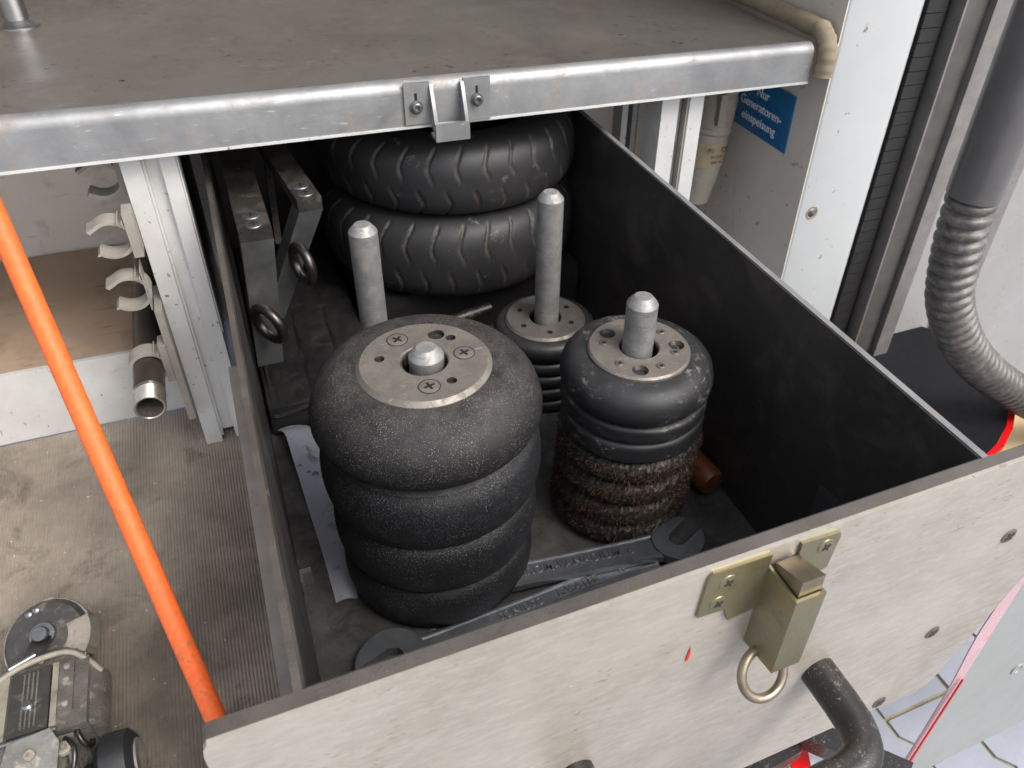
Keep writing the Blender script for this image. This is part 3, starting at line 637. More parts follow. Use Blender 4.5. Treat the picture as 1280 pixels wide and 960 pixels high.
# ------------------------------------------------------------------ steel stands
def arm(base, lab, top_back, top_front, foot, w, h, ringp, rax, scr, tilt=0.0):
    t = thing('steel_stand', base, lab, 'stand', 'square steel stands at the left of the drawer')
    tb, tf, ft = Vector(top_back), Vector(top_front), Vector(foot)
    # horizontal square tube
    d = (tf - tb).normalized(); s = d.cross(Vector((0, 0, 1))).normalized()
    bm = NB(); hw = w / 2
    hull8(bm, [tb - s * hw - Vector((0, 0, h)), tb + s * hw - Vector((0, 0, h)), tf + s * hw - Vector((0, 0, h)), tf - s * hw - Vector((0, 0, h)), tb - s * hw, tb + s * hw, tf + s * hw, tf - s * hw])
    obj('top_tube', bm, 'stand_steel', t, bevel=.0018)
    fr = tf + d * .0001
    n = Vector((0, 1, 0)); n = d
    a = fr - s * hw; b = fr + s * hw; dn = (ft - fr)
    bm = NB(); wt = .42
    q0 = [fr - s * hw - d * .028 + Vector((0, 0, -h - .0004)), fr + s * hw - d * .028 + Vector((0, 0, -h - .0004)), fr + s * hw + d * .0006 + Vector((0, 0, -h - .0004)), fr - s * hw + d * .0006 + Vector((0, 0, -h - .0004))]
    q1 = [ft - s * hw * .85 - d * .026, ft + s * hw * .85 - d * .026, ft + s * hw * .85, ft - s * hw * .85]
    hull8(bm, q1 + q0); obj('leg', bm, 'steel', t, bevel=.0018)
    for k in scr:
        p = tf - d * k; bm = NB(); lathe(bm, [(.0098, .0001), (.0093, .0009), (.004, .0014), (.0001, .0015)], p, (0, 0, 1), 24); o = obj('screw', bm, 'steel', t, smooth=True)
        bm = NB(); box(bm, p.x - .005, p.x + .005, p.y - .001, p.y + .001, p.z + .0006, p.z + .0018); box(bm, p.x - .001, p.x + .001, p.y - .005, p.y + .005, p.z + .0006, p.z + .0019); obj('screw_slot', bm, 'hole', o)
    bm = NB(); torus(bm, ringp, rax, .0215, .0058, 36, 12); obj('eye_ring', bm, 'steel_dark', t, smooth=True)
    return t
arm((.03, .6, H), 'left steel stand with two screws on top and a ring on its front', (.03, .97, -.02), (.035, .575, -.02), (.0205, .571, -.2), .035, .014, (.028, .550, -.128), (.80, .55, .12), (.012, .034))
arm((.08, .65, H), 'leaning steel stand with a ring, next to the left tyre edge', (.055, .97, -.005), (.100, .612, -.010), (.036, .615, -.168), .028, .016, (.079, .592, -.082), (.93, .35, .0), (.014, .034))
bm = NB(); hull8(bm, [(.058, .70, -.11), (.066, .70, -.11), (.066, .715, -.11), (.058, .715, -.11), (.078, .90, .02), (.086, .90, .02), (.086, .915, .02), (.078, .915, .02)])
tag(obj('steel_strut', bm, 'stand_steel', bevel=.001), 'thin steel strut slanting between the two steel stands', 'strut')

# ------------------------------------------------------------------ small things on the drawer floor
def sheet(name, path, wid, mat, lab, cat, th=.0005):
    """narrow curled sheet: path points with left/right edges"""
    bm = NB(); top = []; bot = []
    for (l, r) in path:
        l, r = Vector(l), Vector(r); row = [l.lerp(r, k / 6) + Vector((0, 0, .004 * math.sin(k / 6 * math.pi))) for k in range(7)]
        top.append([bm.verts.new(q) for q in row]); bot.append([bm.verts.new(q - Vector((0, 0, th))) for q in row])
    for g in (top, bot):
        for a, b in zip(g, g[1:]):
            for k in range(6): bm.faces.new((a[k], a[k + 1], b[k + 1], b[k]))
    for a, b, c, d in zip(top, top[1:], bot, bot[1:]):
        bm.faces.new((a[0], b[0], d[0], c[0])); bm.faces.new((a[6], b[6], d[6], c[6]))
    for g, h in ((top[0], bot[0]), (top[-1], bot[-1])):
        for k in range(6): bm.faces.new((g[k], g[k + 1], h[k + 1], h[k]))
    return tag(obj(name, bm, mat, smooth=True, split=math.radians(60)), lab, cat)
pl = spline([(.010, .556, -.293), (.018, .53, -.280), (.021, .49, -.290), (.025, .42, -.300), (.029, .35, -.303), (.031, .279, -.3035)], 7)
pr = spline([(.046, .556, -.296), (.062, .52, -.284), (.068, .475, -.296), (.066, .41, -.302), (.060, .34, -.3035), (.053, .276, -.3035)], 7)
sheet('paper_strip', list(zip(pl, pr)), 0, 'paper', 'curled white paper strip with dark smudges beside the large plug', 'paper')
cl = NB(); box(cl, .002, .014, .312, .318, H + .001, H + .022); box(cl, .002, .0045, .300, .3115, H + .001, H + .022)
tag(obj('corner_clip', cl, 'steel', bevel=.001), 'tiny pale metal bracket on the floor by the left drawer wall', 'bracket')
wh = thing('wooden_handle', (.49, .3, H), 'short brown turned wooden handle lying behind the brush plug', 'handle')
pa, pb = Vector((.466, .365, H + .0195)), Vector((.4805, .268, H + .0185))
bm = NB(); lathe(bm, [(.001, 0), (.014, .001), (.0155, .006), (.0185, .04), (.018, .075), (.0178, .092), (.0155, .0965), (.001, .097)], pa, pb - pa, 36); obj('grip', bm, 'wood', wh, smooth=True, split=math.radians(50))
bm = NB(); lathe(bm, [(.0162, -.012), (.0162, .0005), (.001, .0006)], pa, pb - pa, 36); obj('ferrule', bm, 'steel_dark', wh, smooth=True)
def wrench(name, lab, pa, pb, w, th, ja, jb, rj, z, letters, num, flip=False, jawA=True):
    t = thing(name, ((pa[0] + pb[0]) / 2, (pa[1] + pb[1]) / 2, H), lab, 'wrench', 'steel open-end wrenches along the drawer front')
    pa, pb = Vector((*pa, z)), Vector((*pb, z)); d = (pb - pa).normalized(); s = Vector((-d.y, d.x, 0)); Ln = (pb - pa).length
    # I-section shank, raised rims and a sunk web
    bm = NB(); sec = [(-w / 2, 0), (w / 2, 0), (w / 2, th * .7), (w / 2 - .0025, th), (w / 2 - .0045, th), (w / 2 - .006, th * .86), (-w / 2 + .006, th * .86), (-w / 2 + .0045, th), (-w / 2 + .0025, th), (-w / 2, th * .7)]
    def ringat(k, sc, zz): return [bm.verts.new(pa + d * k + s * (p[0] * sc) + Vector((0, 0, p[1] + zz))) for p in sec]
    rs = [ringat(k * Ln, sc, 0) for k, sc in ((0, 1.25), (.06, 1.08), (.14, 1.0), (.5, .94), (.86, 1.0), (.94, 1.08), (1, 1.25))]
    for a, b in zip(rs, rs[1:]):
        for i in range(len(sec)): bm.faces.new((a[i], a[(i + 1) % len(sec)], b[(i + 1) % len(sec)], b[i]))
    bm.faces.new(rs[0][::-1]); bm.faces.new(rs[-1])
    obj('shank', bm, 'wrench', t, smooth=True, split=math.radians(30))
    for end, (dirv, ang, rr_) in (('a', (-d, ja, rj[0])), ('b', (d, jb, rj[1]))):
        if rr_ == 0: continue
        base = pa if end == 'a' else pb; ctr = base + dirv * (rr_ * .62)
        c, sn = math.cos(ang), math.sin(ang); jd = Vector((dirv.x * c - dirv.y * sn, dirv.x * sn + dirv.y * c, 0)); js = Vector((-jd.y, jd.x, 0))
        poly = []
        go, gap = rr_ * 1.0, rr_ * .36
        n = 26; a0 = math.asin(gap / go) * 1.02
        for i in range(n + 1):
            aa = a0 + (2 * math.pi - 2 * a0) * i / n; poly.append((go * math.cos(aa) * (1.12 if math.cos(aa) > 0 else 1), go * math.sin(aa)))
        ix = -rr_ * .18
        poly += [(ix + rr_ * .12, -gap * .98), (ix - rr_ * .12, -gap * .55), (ix - rr_ * .16, 0), (ix - rr_ * .12, gap * .55), (ix + rr_ * .12, gap * .98)]
        bm = NB(); prism(bm, poly, ctr + Vector((0, 0, .0008)), jd, js, th * 1.05)
        obj('jaw', bm, 'wrench', t, bevel=.0014)
    nm = Vector((0, 0, 1)); f = -1 if flip else 1
    for body_, at_ in letters: text('lettering', body_, w * .46, (pa + d * Ln * at_ + Vector((0, 0, th * .86 + .0003))), d * f, s * f, 'steel', t, .0010, .0003)
    text('size_mark', num, w * .5, (pa + d * Ln * .85 + Vector((0, 0, th * .86 + .0003))), d * f, s * f, 'steel', t, .0010, .0003)
    return t
wrench('wrench', 'upper grey wrench reading CHROM-VANADIUM, its jaw near the brush plug', (.130, .242), (.378, .2115), .030, .0115, -.2, .55, (0, .029), H + .0105, [('CHROM-VANADIUM', .55)], '6')
wrench('wrench', 'lower grey wrench lying against the front panel, its big jaw left of the large plug', (.090, .190), (.365, .207), .026, .010, .28, .2, (.033, 0), H + .0006, [('SONIUSO', .42), ('R.V.A.LEE', .66)], 'R')

# ------------------------------------------------------------------ left bay
rl = thing('aluminium_rail', (-.055, .67, -.3725), 'pale grooved aluminium rail standing upright left of the drawer', 'rail')
bm = NB()
box(bm, -.0835, -.063, .652, .70, -.3725, .0995)
obj('left_flange', bm, 'alu_white', rl, bevel=.0015)
obj('channel', B(-.0628, -.0452, .664, .70, -.360, .0995), 'alu_white', rl)
bm = NB(); box(bm, -.045, -.0285, .655, .70, -.3725, .0995); obj('right_flange', bm, 'alu_white', rl, bevel=.0015)
obj('inner_lip', B(-.0628, -.060, .656, .6638, -.365, .0995), 'alu_white', rl)
obj('side_lip', B(-.0283, -.0265, .66, .70, -.20, .0995), 'alu_white', rl)
sp = tag(obj('mounting_strip', B(-.0925, -.0842, .630, .69, -.305, -.135), 'clip', bevel=.0008), 'beige strip on the rail that carries the pipe clips', 'strip')
def clip(z, lab, closed=False, xx=-.1105, w=.022, dy=0.0):
    t = thing('pipe_clip', (xx, .64, z - .02), lab, 'pipe clip', 'plastic pipe clips on the rail')
    ri, ro = .0185, .0225; poly = []; a0 = 2.30 if not closed else 2.75
    st_, en = -a0, a0; n = 28
    for i in range(n + 1):
        a = st_ + (en - st_) * i / n; poly.append((ro * math.cos(a), ro * math.sin(a)))
    if not closed: poly += [(ro * math.cos(en) - .007, ro * math.sin(en) - .0035), (ri * math.cos(en) - .007, ri * math.sin(en) - .004)]
    for i in range(n + 1):
        a = en + (st_ - en) * i / n; poly.append((ri * math.cos(a), ri * math.sin(a)))
    if not closed: poly += [(ri * math.cos(st_) - .003, ri * math.sin(st_) + .001), (ro * math.cos(st_) - .004, ro * math.sin(st_) - .001)]
    bm = NB(); prism(bm, poly, (xx, .652 + dy, z), (1, 0, 0), (0, 0, 1), w); obj('jaw_ring', bm, 'clip', t, bevel=.0007, seg=1)
    bm = NB(); box(bm, xx + .0165, -.0926 + (.0084 if z > -.1 else 0), .628 + dy, .653 + dy, z - .024, z + .030); obj('foot', bm, 'clip', t, bevel=.001)
    for k in range(2):
        bm = NB(); box(bm, xx + .010 + k * .004, xx + .0115 + k * .004, .6246 + dy, .653 + dy, z + .0205 - .002 * k, z + .0235 - .002 * k); obj('rib', bm, 'clip', t)
    return t
clip(.006, 'topmost empty pipe clip, half hidden by the shelf rim', dy=.062); clip(-.037, 'empty open pipe clip, second from the top'); clip(-.107, 'empty open pipe clip directly above the held pipe')
clip(-.2135, 'lowest pipe clip gripping the dark steel pipe', True, -.1175)
pp = thing('steel_pipe', (-.118, .7, -.231), 'dark steel pipe with a bright threaded open end held in the lowest clip', 'pipe')
px, pz = -.118, -.2135
bm = NB(); lathe(bm, [(.0172, 0), (.0172, .45)], (px, .582, pz), (0, 1, 0), 40); obj('tube', bm, 'pipe_dark', pp, smooth=True)
bm = NB(); pf = [(.0142, .10), (.0142, .0008), (.0152, 0), (.0164, .0002)]
for k in range(11): pf += [(.0173, .0012 + k * .0024), (.0164, .0024 + k * .0024)]
pf += [(.0174, .0305)]
lathe(bm, pf, (px, .552, pz), (0, 1, 0), 48); obj('thread', bm, 'pipe_bright', pp, smooth=True)
# orange stick
A_, B_ = Vector((-.146, .398, .106)), Vector((-.078, .136, -.213)); dd = (A_ - B_).normalized()
lo = B_ - dd * ((.3725 - .213) / dd.z); hi = A_ + dd * .12
stt = thing('broom_stick', lo, 'orange painted wooden stick leaning across the left bay', 'stick')
bm = NB(); cyl(bm, lo, hi, .0080, 36, .002); ost = obj('shaft', bm, 'orange', stt, smooth=True)
# crawler machine on the mat
cr = thing('pipe_crawler', (-.272, .30, -.3725), 'grey metal pipe crawler with a round black head lying on the ribbed mat', 'machine')
Z = -.3725
bm = NB(); box(bm, -.272, -.186, .222, .305, Z + .012, -.293); obj('body', bm, 'crawler', cr, bevel=.006)
bm = NB(); box(bm, -.258, -.221, .226, .302, -.294, -.288); pb_ = obj('top_panel', bm, 'crawler_dark', cr, bevel=.0015)
for k in range(4):
    bm = NB(); box(bm, -.2465 + k * .0042, -.2448 + k * .0042, .232, .298, -.2885, -.2872); obj('groove_line', bm, 'crawler', pb_)
bm = NB(); lathe(bm, [(.0062, 0), (.006, .002), (.004, .004), (.0001, .0042)], (-.240, .258, -.2875), (0, 0, 1), 20); obj('screw', bm, 'steel', pb_, smooth=True)
bm = NB(); box(bm, -.213, -.199, .24, .30, -.294, -.289); sp2 = obj('side_bar', bm, 'crawler', cr, bevel=.0015)
for y in (.248, .278, .294):
    bm = NB(); lathe(bm, [(.0034, 0), (.0031, .0015), (.0001, .0025)], (-.206, y, -.289), (0, 0, 1), 18); obj('rivet', bm, 'crawler_light', sp2, smooth=True)
bm = NB(); hull8(bm, [(-.275, .302, Z + .02), (-.184, .300, Z + .02), (-.196, .322, Z + .02), (-.262, .322, Z + .02), (-.275, .302, -.289), (-.184, .300, -.293), (-.200, .322, -.297), (-.258, .322, -.294)]); nk = obj('collar', bm, 'crawler', cr, bevel=.004)
for x in (-.248, -.241, -.234):
    bm = NB(); lathe(bm, [(.0032, 0), (.0028, .0015), (.0001, .0022)], (x, .314, -.2945), (0, -.2, 1), 16); obj('rivet', bm, 'crawler_light', nk, smooth=True)
bm = NB(); hax = Vector((-.12, -.42, .9)).normalized(); hc = Vector((-.236, .364, -.322))
lathe(bm, [(.001, -.018), (.036, -.018), (.046, -.012), (.047, 0), (.046, .008), (.041, .014), (.030, .0165), (.001, .017)], hc, hax, 48); hd = obj('round_head', bm, 'crawler_dark', cr, smooth=True, split=math.radians(35))
bm = NB(); a0_ = hc + hax * .0185; e0 = Vector((-.240, .318, -.2895)); sd = Vector((1, 0, 0)) * .010
hull8(bm, [e0 - sd, e0 + sd, a0_ + sd, a0_ - sd, e0 - sd + hax * .004, e0 + sd + hax * .004, a0_ + sd + hax * .004, a0_ - sd + hax * .004]); obj('arm', bm, 'steel_dark', cr, bevel=.0012)
bm = NB(); lathe(bm, [(.014, 0), (.014, .003), (.0135, .0045), (.009, .0048), (.0088, .009), (.0078, .0105), (.0001, .0108)], a0_ + Vector((0, .004, 0)), hax, 28); obj('pivot_bolt', bm, 'steel', cr, smooth=True)
for k in range(7):
    a = -.55 + k * .13; bm = NB(); u, w_, _ = frame(hax)
    u = (Vector((1, 0, 0)) - hax * hax.x).normalized(); w_ = hax.cross(u)
    rdir = u * math.cos(a) + w_ * math.sin(a); tdir = w_ * math.cos(a) - u * math.sin(a)
    q = [hc + rdir * r_ + tdir * t_ for r_, t_ in ((.026, -.00265), (.0485, -.0031), (.0485, .0031), (.026, .00265))]
    hull8(bm, [p - hax * .012 for p in q] + [p + hax * (.0175 - .0035 * (i in (1, 2))) for i, p in enumerate(q)]); obj('grip_rib', bm, 'crawler_light', hd, bevel=.0009, seg=1)
bm = NB(); hull8(bm, [(-.262, .165, Z + .015), (-.196, .160, Z + .015), (-.192, .219, Z + .015), (-.268, .220, Z + .015), (-.250, .168, -.305), (-.212, .166, -.306), (-.200, .219, -.300), (-.262, .220, -.297)]); obj('front_casting', bm, 'crawler', cr, bevel=.005)
bm = NB(); hull8(bm, [(-.242, .175, -.305), (-.222, .172, -.305), (-.214, .214, -.300), (-.240, .218, -.300), (-.240, .178, -.297), (-.225, .176, -.297), (-.216, .21, -.291), (-.238, .214, -.291)]); obj('bracket', bm, 'crawler', cr, bevel=.002)
bm = NB(); lathe(bm, [(.005, 0), (.0046, .002), (.0001, .003)], (-.229, .2, -.2925), (0, -.2, 1), 16); obj('rivet', bm, 'crawler_light', cr, smooth=True)
bm = NB(); cyl(bm, (-.196, .188, -.337), (-.175, .188, -.337), .012, 20); obj('axle', bm, 'steel_dark', cr, smooth=True)
wl = NB(); lathe(wl, [(.012, -.018), (.026, -.018), (.034, -.012), (.0352, 0), (.034, .012), (.027, .018), (.012, .018)], (-.166, .188, -.337), (1, 0, 0), 48, closed=True); wl = obj('wheel', wl, 'plain_rubber', cr, smooth=True)
bm = NB(); lathe(bm, [(.023, .017), (.022, .020), (.014, .0205), (.010, .018), (.0001, .018)], (-.166, .188, -.337), (1, 0, 0), 32); obj('hub', bm, 'crawler_light', wl, smooth=True)

for (p0, p1, rr_) in (((-.268, .200, -.300), (-.224, .176, -.292), .004), ((-.205, .212, -.298), (-.196, .172, -.306), .0045), ((-.262, .178, -.31), (-.236, .150, -.32), .005)):
    bm = NB(); cyl(bm, p0, p1, rr_, 16, .001); obj('lever', bm, 'steel', cr, smooth=True)
for c_ in ((-.252, .19, -.296), (-.206, .20, -.297)):
    bm = NB(); lathe(bm, [(.0075, 0), (.0075, .004), (.006, .005), (.0035, .005), (.0035, .002), (.0001, .002)], c_, (.1, -.3, 1), 20); obj('lug', bm, 'crawler_light', cr, smooth=True)
bm = NB(); torus(bm, (-.194, .222, -.315), (.9, .2, .3), .012, .0028, 28, 10); obj('wire_ring', bm, 'steel_dark', cr, smooth=True)
bm = NB(); cyl(bm, (-.2045, .226, -.3255), (-.2045, .301, -.3255), .031, 40, .004); obj('side_barrel', bm, 'crawler', cr, smooth=True)
for x0_, x1_ in ((-.2715, -.2605), (-.2195, -.2135)):
    bm = NB(); box(bm, x0_, x1_, .226, .303, -.2935, -.2885); obj('side_plate', bm, 'crawler_light', cr, bevel=.0012)
bm = NB(); sweep(bm, spline([(-.277, .2985, -.290), (-.252, .308, -.2865), (-.226, .313, -.2865), (-.204, .312, -.289), (-.188, .301, -.297), (-.178, .292, -.310)], 6), .0032, 12); obj('rim_bar', bm, 'crawler_light', cr, smooth=True)
bm = NB(); cyl(bm, (-.262, .3085, -.2855), (-.236, .319, -.2855), .0032, 14, .0008); obj('lever', bm, 'steel', cr, smooth=True)
bm = NB(); cyl(bm, (-.270, .2225, -.2905), (-.2125, .2225, -.2905), .0028, 14, .0006); obj('edge_bar', bm, 'steel', cr, smooth=True)
bm = NB(); torus(bm, hc + hax * .006, hax, .0462, .0022, 56, 10); obj('head_rim_highlight', bm, 'crawler', hd, smooth=True)  # paler ring stands in for the highlight along the head's edge
for a_ in (1.75, 1.98):
    bm = NB(); lathe(bm, [(.0042, -.002), (.004, .0012), (.0024, .0024), (.0001, .0026)], hc + hax * .0155 + ((Vector((1, 0, 0)) - hax * hax.x).normalized() * math.cos(a_) + hax.cross((Vector((1, 0, 0)) - hax * hax.x).normalized()) * math.sin(a_)) * .036, hax, 16); obj('screw', bm, 'steel', hd, smooth=True)
bm = NB(); prism(bm, [(-.022, .022), (.016, .026), (.024, .010), (.020, -.020), (.004, -.034), (-.018, -.026), (-.030, -.004)], (-.232, .196, -.2935), (1, 0, 0), (0, .95, .3), .004); obj('shield_plate', bm, 'crawler', cr, bevel=.0015)
bm = NB(); lathe(bm, [(.0055, 0), (.0055, .0035), (.0045, .0045), (.002, .0045), (.0018, .002), (.0001, .002)], (-.234, .2, -.2885), (0, -.3, .95), 18); obj('pin', bm, 'crawler_light', cr, smooth=True)
bm = NB(); sweep(bm, spline([(-.206, .212, -.296), (-.196, .196, -.292), (-.198, .180, -.300), (-.208, .168, -.315)], 8), .0026, 10); obj('spring_wire', bm, 'steel_dark', cr, smooth=True)
cr.scale = (.86, .86, .92)
# ------------------------------------------------------------------ right bay
sg = thing('blue_sign', (.838, .77, -.084), 'small blue plastic sign with white German text on the white wall', 'sign')
bm = NB(); box(bm, .835, .8378, .692, .850, -.084, .006); obj('sign_plate', bm, 'blue_sign', sg, bevel=.0008)
text('lettering', 'Nur\nGeneratoren-\neinspeisung', .0205, (.8346, .770, -.039), (0, -1, 0), (0, 0, 1), 'white_print', sg, .0003, .00005)
bm = NB(); lathe(bm, [(.0035, 0), (.003, .001), (.0001, .0012)], (.835, .70, -.076), (-1, 0, 0), 16); obj('rivet', bm, 'blue_sign', sg, smooth=True)
cn = thing('power_connector', (.762, .78, -.2), 'grubby grey power connector with a printed label hanging beside the blue sign', 'connector')
cc = (.758, .80)
ca, cb = Vector((.772, .80, .04)), Vector((.752, .80, -.20)); ax_ = cb - ca
bm = NB(); lathe(bm, [(.001, 0), (.032, 0), (.034, .004), (.034, .05), (.032, .054), (.035, .060), (.035, .105), (.037, .107), (.037, .114), (.0355, .116), (.034, .118), (.033, .19), (.029, .215), (.026, .24), (.001, .241)], ca, ax_, 48); obj('shell', bm, 'connector', cn, smooth=True, split=math.radians(30))
bm = NB(); box(bm, .748, .760, .758, .768, -.055, -.005); obj('latch_lever', bm, 'connector', cn, bevel=.003)
n_ = 16; bm = NB(); u = Vector((1, 0, 0)); prof = []
axn = ax_.normalized(); ctr = ca + axn * .150
for k in range(n_ + 1):
    a = -2.75 + 2.2 * k / n_; rr_ = .0342
    for h_ in (-.021, .021):
        prof.append(bm.verts.new(ctr + axn * h_ + Vector((math.cos(a), math.sin(a), 0)) * rr_))
for k in range(n_): bm.faces.new((prof[2 * k], prof[2 * k + 1], prof[2 * k + 3], prof[2 * k + 2]))
bmesh.ops.solidify(bm, geom=bm.faces[:], thickness=.0004)
lb = obj('label', bm, 'label', cn, smooth=True)
for k, (bd_, sz, dx, dz) in enumerate((('(R)', .010, -.013, .012), ('CE', .011, .014, .011), ('16A 250V', .006, 0, 0), ('IP44  6h', .006, .002, -.010))):
    text('lettering', bd_, sz, ctr + Vector((dx, -.0362, dz)), (1, 0, 0), (-.08, 0, 1), 'dark_print', lb, .0002)
def vrail(name, x0, x1, y, lab, parts, mat):
    t = thing(name, ((x0 + x1) / 2, y, -.578), lab, 'rail')
    for (a, b, ya, yb, m) in parts: obj('flange' if yb - ya > .02 else 'lip', B(a, b, ya, yb, -.578, .0995), m, t, bevel=.001)
    return t
vrail('aluminium_rail', .585, .65, .655, 'wide pale aluminium rail upright at the right of the drawer beside the connector', ((.580, .6065, .655, .70, 'alu_white'), (.6068, .619, .668, .70, 'alu'), (.6205, .6235, .657, .69, 'clip'), (.6237, .646, .655, .70, 'alu_white')), 0)
vrail('aluminium_rail', .50, .52, .80, 'narrow double aluminium rail further back behind the right drawer wall', ((.598, .608, .80, .83, 'alu_white'), (.616, .624, .80, .83, 'alu'), (.6255, .632, .81, .84, 'shaded_track')), 0)
vrail('aluminium_rail', .5, .52, .9, 'dim grey upright far back between drawer and rails', ((.565, .590, .92, .95, 'alu_white'), (.531, .536, .94, .965, 'alu_white')), 0)
po = thing('white_post', (.9, .64, -.9), 'white painted vehicle post with chipped paint right of the blue sign', 'post')
bm = NB(); box(bm, .8405, .988, .632, .659, -.95, 1.0)
es = [e for e in bm.edges if abs(e.verts[0].co.x - e.verts[1].co.x) < 1e-6 and abs(e.verts[0].co.y - e.verts[1].co.y) < 1e-6 and e.verts[0].co.y < .64]
for e in es: pass
bmesh.ops.bevel(bm, geom=[e for e in es if e.verts[0].co.x > .9], offset=.022, segments=8, affect='EDGES', profile=.5)
es = [e for e in bm.edges if abs(e.verts[0].co.x - .8405) < 1e-6 and abs(e.verts[1].co.x - .8405) < 1e-6 and e.verts[0].co.y < .64 and e.verts[1].co.y < .64]
bmesh.ops.bevel(bm, geom=es, offset=.004, segments=3, affect='EDGES', profile=.5)
obj('post_face', bm, 'white_paint', po, smooth=True, split=math.radians(50))
bm = NB(); lathe(bm, [(.0115, .0), (.0112, .0009), (.0085, .0008), (.008, -.0001), (.0001, 0)], (.8675, .632, -.164), (0, -1, 0), 28); obj('screw_ring', bm, 'foam', po, smooth=True)
bm = NB(); lathe(bm, [(.0075, .0002), (.006, .0014), (.0001, .0016)], (.8675, .632, -.164), (0, -1, 0), 20); obj('screw', bm, 'steel', po, smooth=True)
ss = thing('rubber_seal', (1.0, .65, -.95), 'black ribbed rubber seal between the white post and the shutter track', 'seal')
obj('strip', B(.989, 1.044, .648, .69, -.95, 1.0), 'black_rubber', ss)
rm_ = None
for k in range(62):
    if rm_ is None:
        bm = NB(); box(bm, .995, 1.032, .6415, .6485, -.0099, .0099); r_ = obj('rib', bm, 'black_rubber', ss, bevel=.004, seg=2); rm_ = r_.data
    else: r_ = bpy.data.objects.new('rib', rm_); COL.objects.link(r_); r_.parent = ss
    r_.location = (0, 0, -.70 + k * .021)
tk = thing('shutter_track', (1.08, .62, -.95), 'metal shutter track with shade toned into its channel, right of the rubber seal', 'track')
obj('lip', B(1.0455, 1.0495, .622, .69, -.95, 1.0), 'light_track', tk, bevel=.0015)
obj('channel', B(1.0505, 1.0945, .624, .66, -.95, 1.0), 'shaded_track', tk, bevel=.010, seg=4)
obj('outer_face', B(1.095, 1.128, .612, .66, -.95, 1.0), 'light_track', tk, bevel=.006, seg=3)
# hose and its pipe
def hp(u, y): return None
hs = thing('corrugated_hose', (1.0, .38, -.45), 'grey corrugated hose curving down from a smooth grey pipe', 'hose')
bm = NB(); lathe(bm, [(.0305, 0), (.0335, .001), (.0335, .6), (.0001, .6)], (0.8866, 0.378, -0.0185), (-.11, 0, 1), 48); obj('pipe', bm, 'pipe_grey', hs, smooth=True, split=math.radians(40))
path = spline([(0.8866, 0.378, -0.0168), (0.8888, 0.378, -0.0477), (0.8943, 0.378, -0.0901), (0.9064, 0.378, -0.1424), (0.9211, 0.378, -0.1852), (0.9562, 0.378, -0.2395), (1.0102, 0.378, -0.3008), (1.0882, 0.378, -0.3667), (1.183, 0.378, -0.4335), (1.3127, 0.378, -0.5175), (1.4865, 0.378, -0.6242)], 40)
# resample by arc length, radius follows the corrugation
acc = [0]
for a, b in zip(path, path[1:]): acc.append(acc[-1] + (b - a).length)
N_ = 560; pts = []; rad = []; j = 0
for i in range(N_):
    s_ = acc[-1] * i / (N_ - 1)
    while j < len(acc) - 2 and acc[j + 1] < s_: j += 1
    f = (s_ - acc[j]) / max(1e-9, acc[j + 1] - acc[j]); pts.append(path[j].lerp(path[j + 1], f))
    ph = (s_ / .0187) % 1.0
    rad.append(.0258 + .0070 * max(0, 1 - (abs(ph - .5) / .42) ** 2.4) ** .6)
bm = NB(); sweep(bm, pts, rad, 48); obj('corrugated_tube', bm, 'hose', hs, smooth=True, split=math.radians(70))
# black platform with red edge below
pf_ = thing('black_platform', (1.2, .5, -.52), 'black coated platform with a red edge strip beyond the drawer', 'platform')
bm = NB(); prism(bm, [(.82, .33), (.94, .3155), (1.03, .3125), (1.075, .3205), (1.13, .3385), (1.18, .3655), (1.225, .4005), (1.252, .4505), (1.30, .60), (1.262, .659), (.82, .659)], (0, 0, -.515), (1, 0, 0), (0, 1, 0), .015); obj('deck', bm, 'platform', pf_, bevel=.001, seg=1)
bm = NB(); e = [(.94, .315), (1.03, .312), (1.075, .320), (1.13, .338), (1.18, .365), (1.225, .40), (1.252, .45)]
for (a, b) in zip(e, e[1:]):
    d = Vector((b[0] - a[0], b[1] - a[1], 0)).normalized(); n_ = Vector((d.y, -d.x, 0)) * .011
    hull8(bm, [(a[0], a[1], -.517), (a[0] + n_.x, a[1] + n_.y, -.517), (b[0] + n_.x, b[1] + n_.y, -.517), (b[0], b[1], -.517), (a[0], a[1], -.4985), (a[0] + n_.x, a[1] + n_.y, -.4985), (b[0] + n_.x, b[1] + n_.y, -.4985), (b[0], b[1], -.4985)])
obj('edge_strip', bm, 'red', pf_)
tag(obj('plywood_sheet', B(1.0, 1.44, .28, .485, -.64, -.628), 'ply', bevel=.001), 'pale yellow plywood sheet under the red edged platform', 'board')
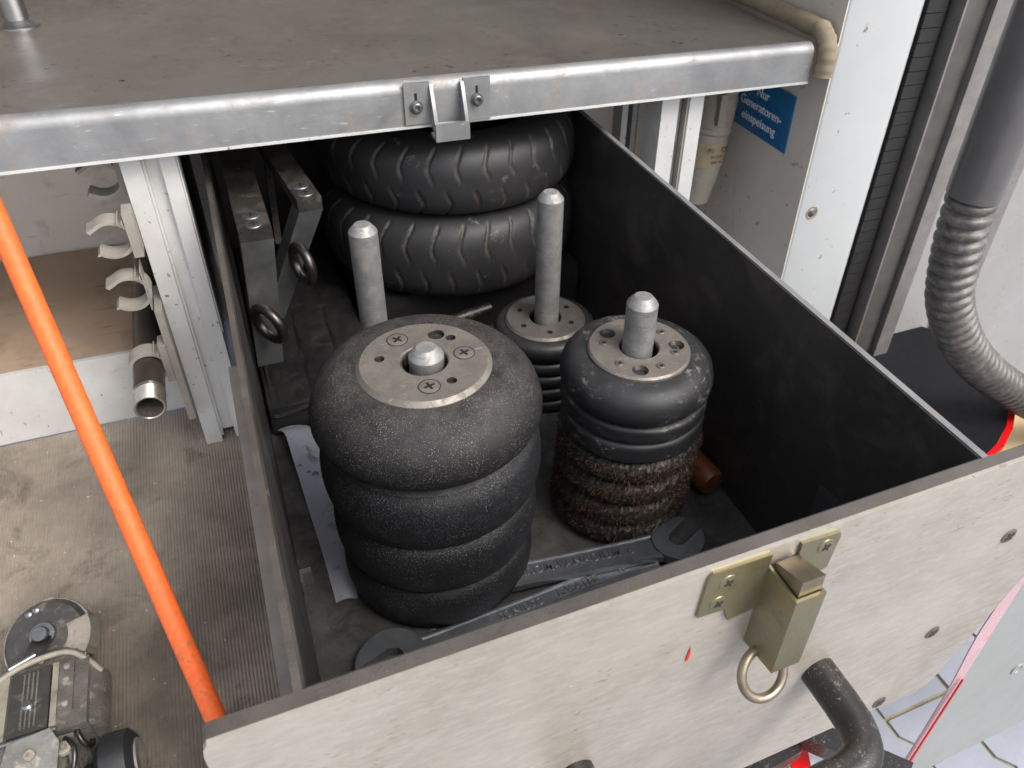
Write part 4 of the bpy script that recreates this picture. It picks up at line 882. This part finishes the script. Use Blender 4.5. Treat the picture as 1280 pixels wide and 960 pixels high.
# grey door leaf low at the right with film on its edge
dl = thing('door_leaf', (.95, .02, -.74), 'light grey metal door leaf with red and clear film peeling on its edge', 'door')
obj('leaf', B(.712, 1.35, .017, .0215, -.74, -.20), 'flap_grey', dl, bevel=.003)
bm = NB(); pts = []
for k in range(49):
    t_ = k / 48; z_ = -.20 - .535 * t_; wv = .009 + .010 * math.exp(-((t_ - .30) / .16) ** 2)
    pts.append((wv, z_))
for k in range(48):
    (wa, za), (wb, zb) = pts[k], pts[k + 1]
    hull8(bm, [(.7115 - wb, .0195, zb), (.7118, .0165, zb), (.7118, .018, zb), (.7115 - wb, .021, zb), (.7115 - wa, .0195, za), (.7118, .0165, za), (.7118, .018, za), (.7115 - wa, .021, za)])
obj('edge_film', bm, 'pink_film', dl)
bm = NB(); hull8(bm, [(.7012, .0135, -.735), (.7060, .0135, -.735), (.7060, .0155, -.735), (.7012, .0155, -.735), (.7065, .0135, -.46), (.7085, .0135, -.46), (.7085, .0155, -.46), (.7065, .0155, -.46)]); obj('red_strip', bm, 'red', dl)
bm = NB(); lathe(bm, [(.011, 0), (.0105, .0012), (.007, .0014), (.0065, .0004), (.0001, .0006)], (.83, .0168, -.515), (0, -1, 0), 24); obj('stud', bm, 'flap_grey', dl, smooth=True)
# frame bar and barrier strip under the front panel
fb = thing('frame_bar', (.5, 0, -.52), 'dark metal frame bar glimpsed under the drawer front', 'bar')
bm = NB(); hull8(bm, [(.43, .125, -.525), (.45, .145, -.525), (.605, -.03, -.525), (.582, -.045, -.525), (.43, .125, -.50), (.45, .145, -.50), (.605, -.03, -.50), (.582, -.045, -.50)]); obj('bar', bm, 'black_paint', fb, bevel=.003)
bm = NB(); hull8(bm, [(.30, .02, -.535), (.5, .035, -.535), (.5, .06, -.535), (.30, .045, -.535), (.30, .02, -.515), (.5, .035, -.515), (.5, .06, -.515), (.30, .045, -.515)]); obj('cross_bar', bm, 'black_paint', fb, bevel=.003)
bs = thing('barrier_strip', (.5, .0, -.57), 'red and white plastic barrier strip below the drawer front', 'strip')
bm = NB(); hull8(bm, [(.470, -.02, -.560), (.492, -.028, -.560), (.535, .06, -.560), (.512, .068, -.560), (.470, -.02, -.556), (.492, -.028, -.556), (.535, .06, -.556), (.512, .068, -.556)]); obj('red_half', bm, 'red', bs)
bm = NB(); hull8(bm, [(.4922, -.028, -.560), (.535, -.045, -.560), (.572, .045, -.560), (.5352, .06, -.560), (.4922, -.028, -.556), (.535, -.045, -.556), (.572, .045, -.556), (.5352, .06, -.556)]); obj('white_half', bm, 'white_print', bs)
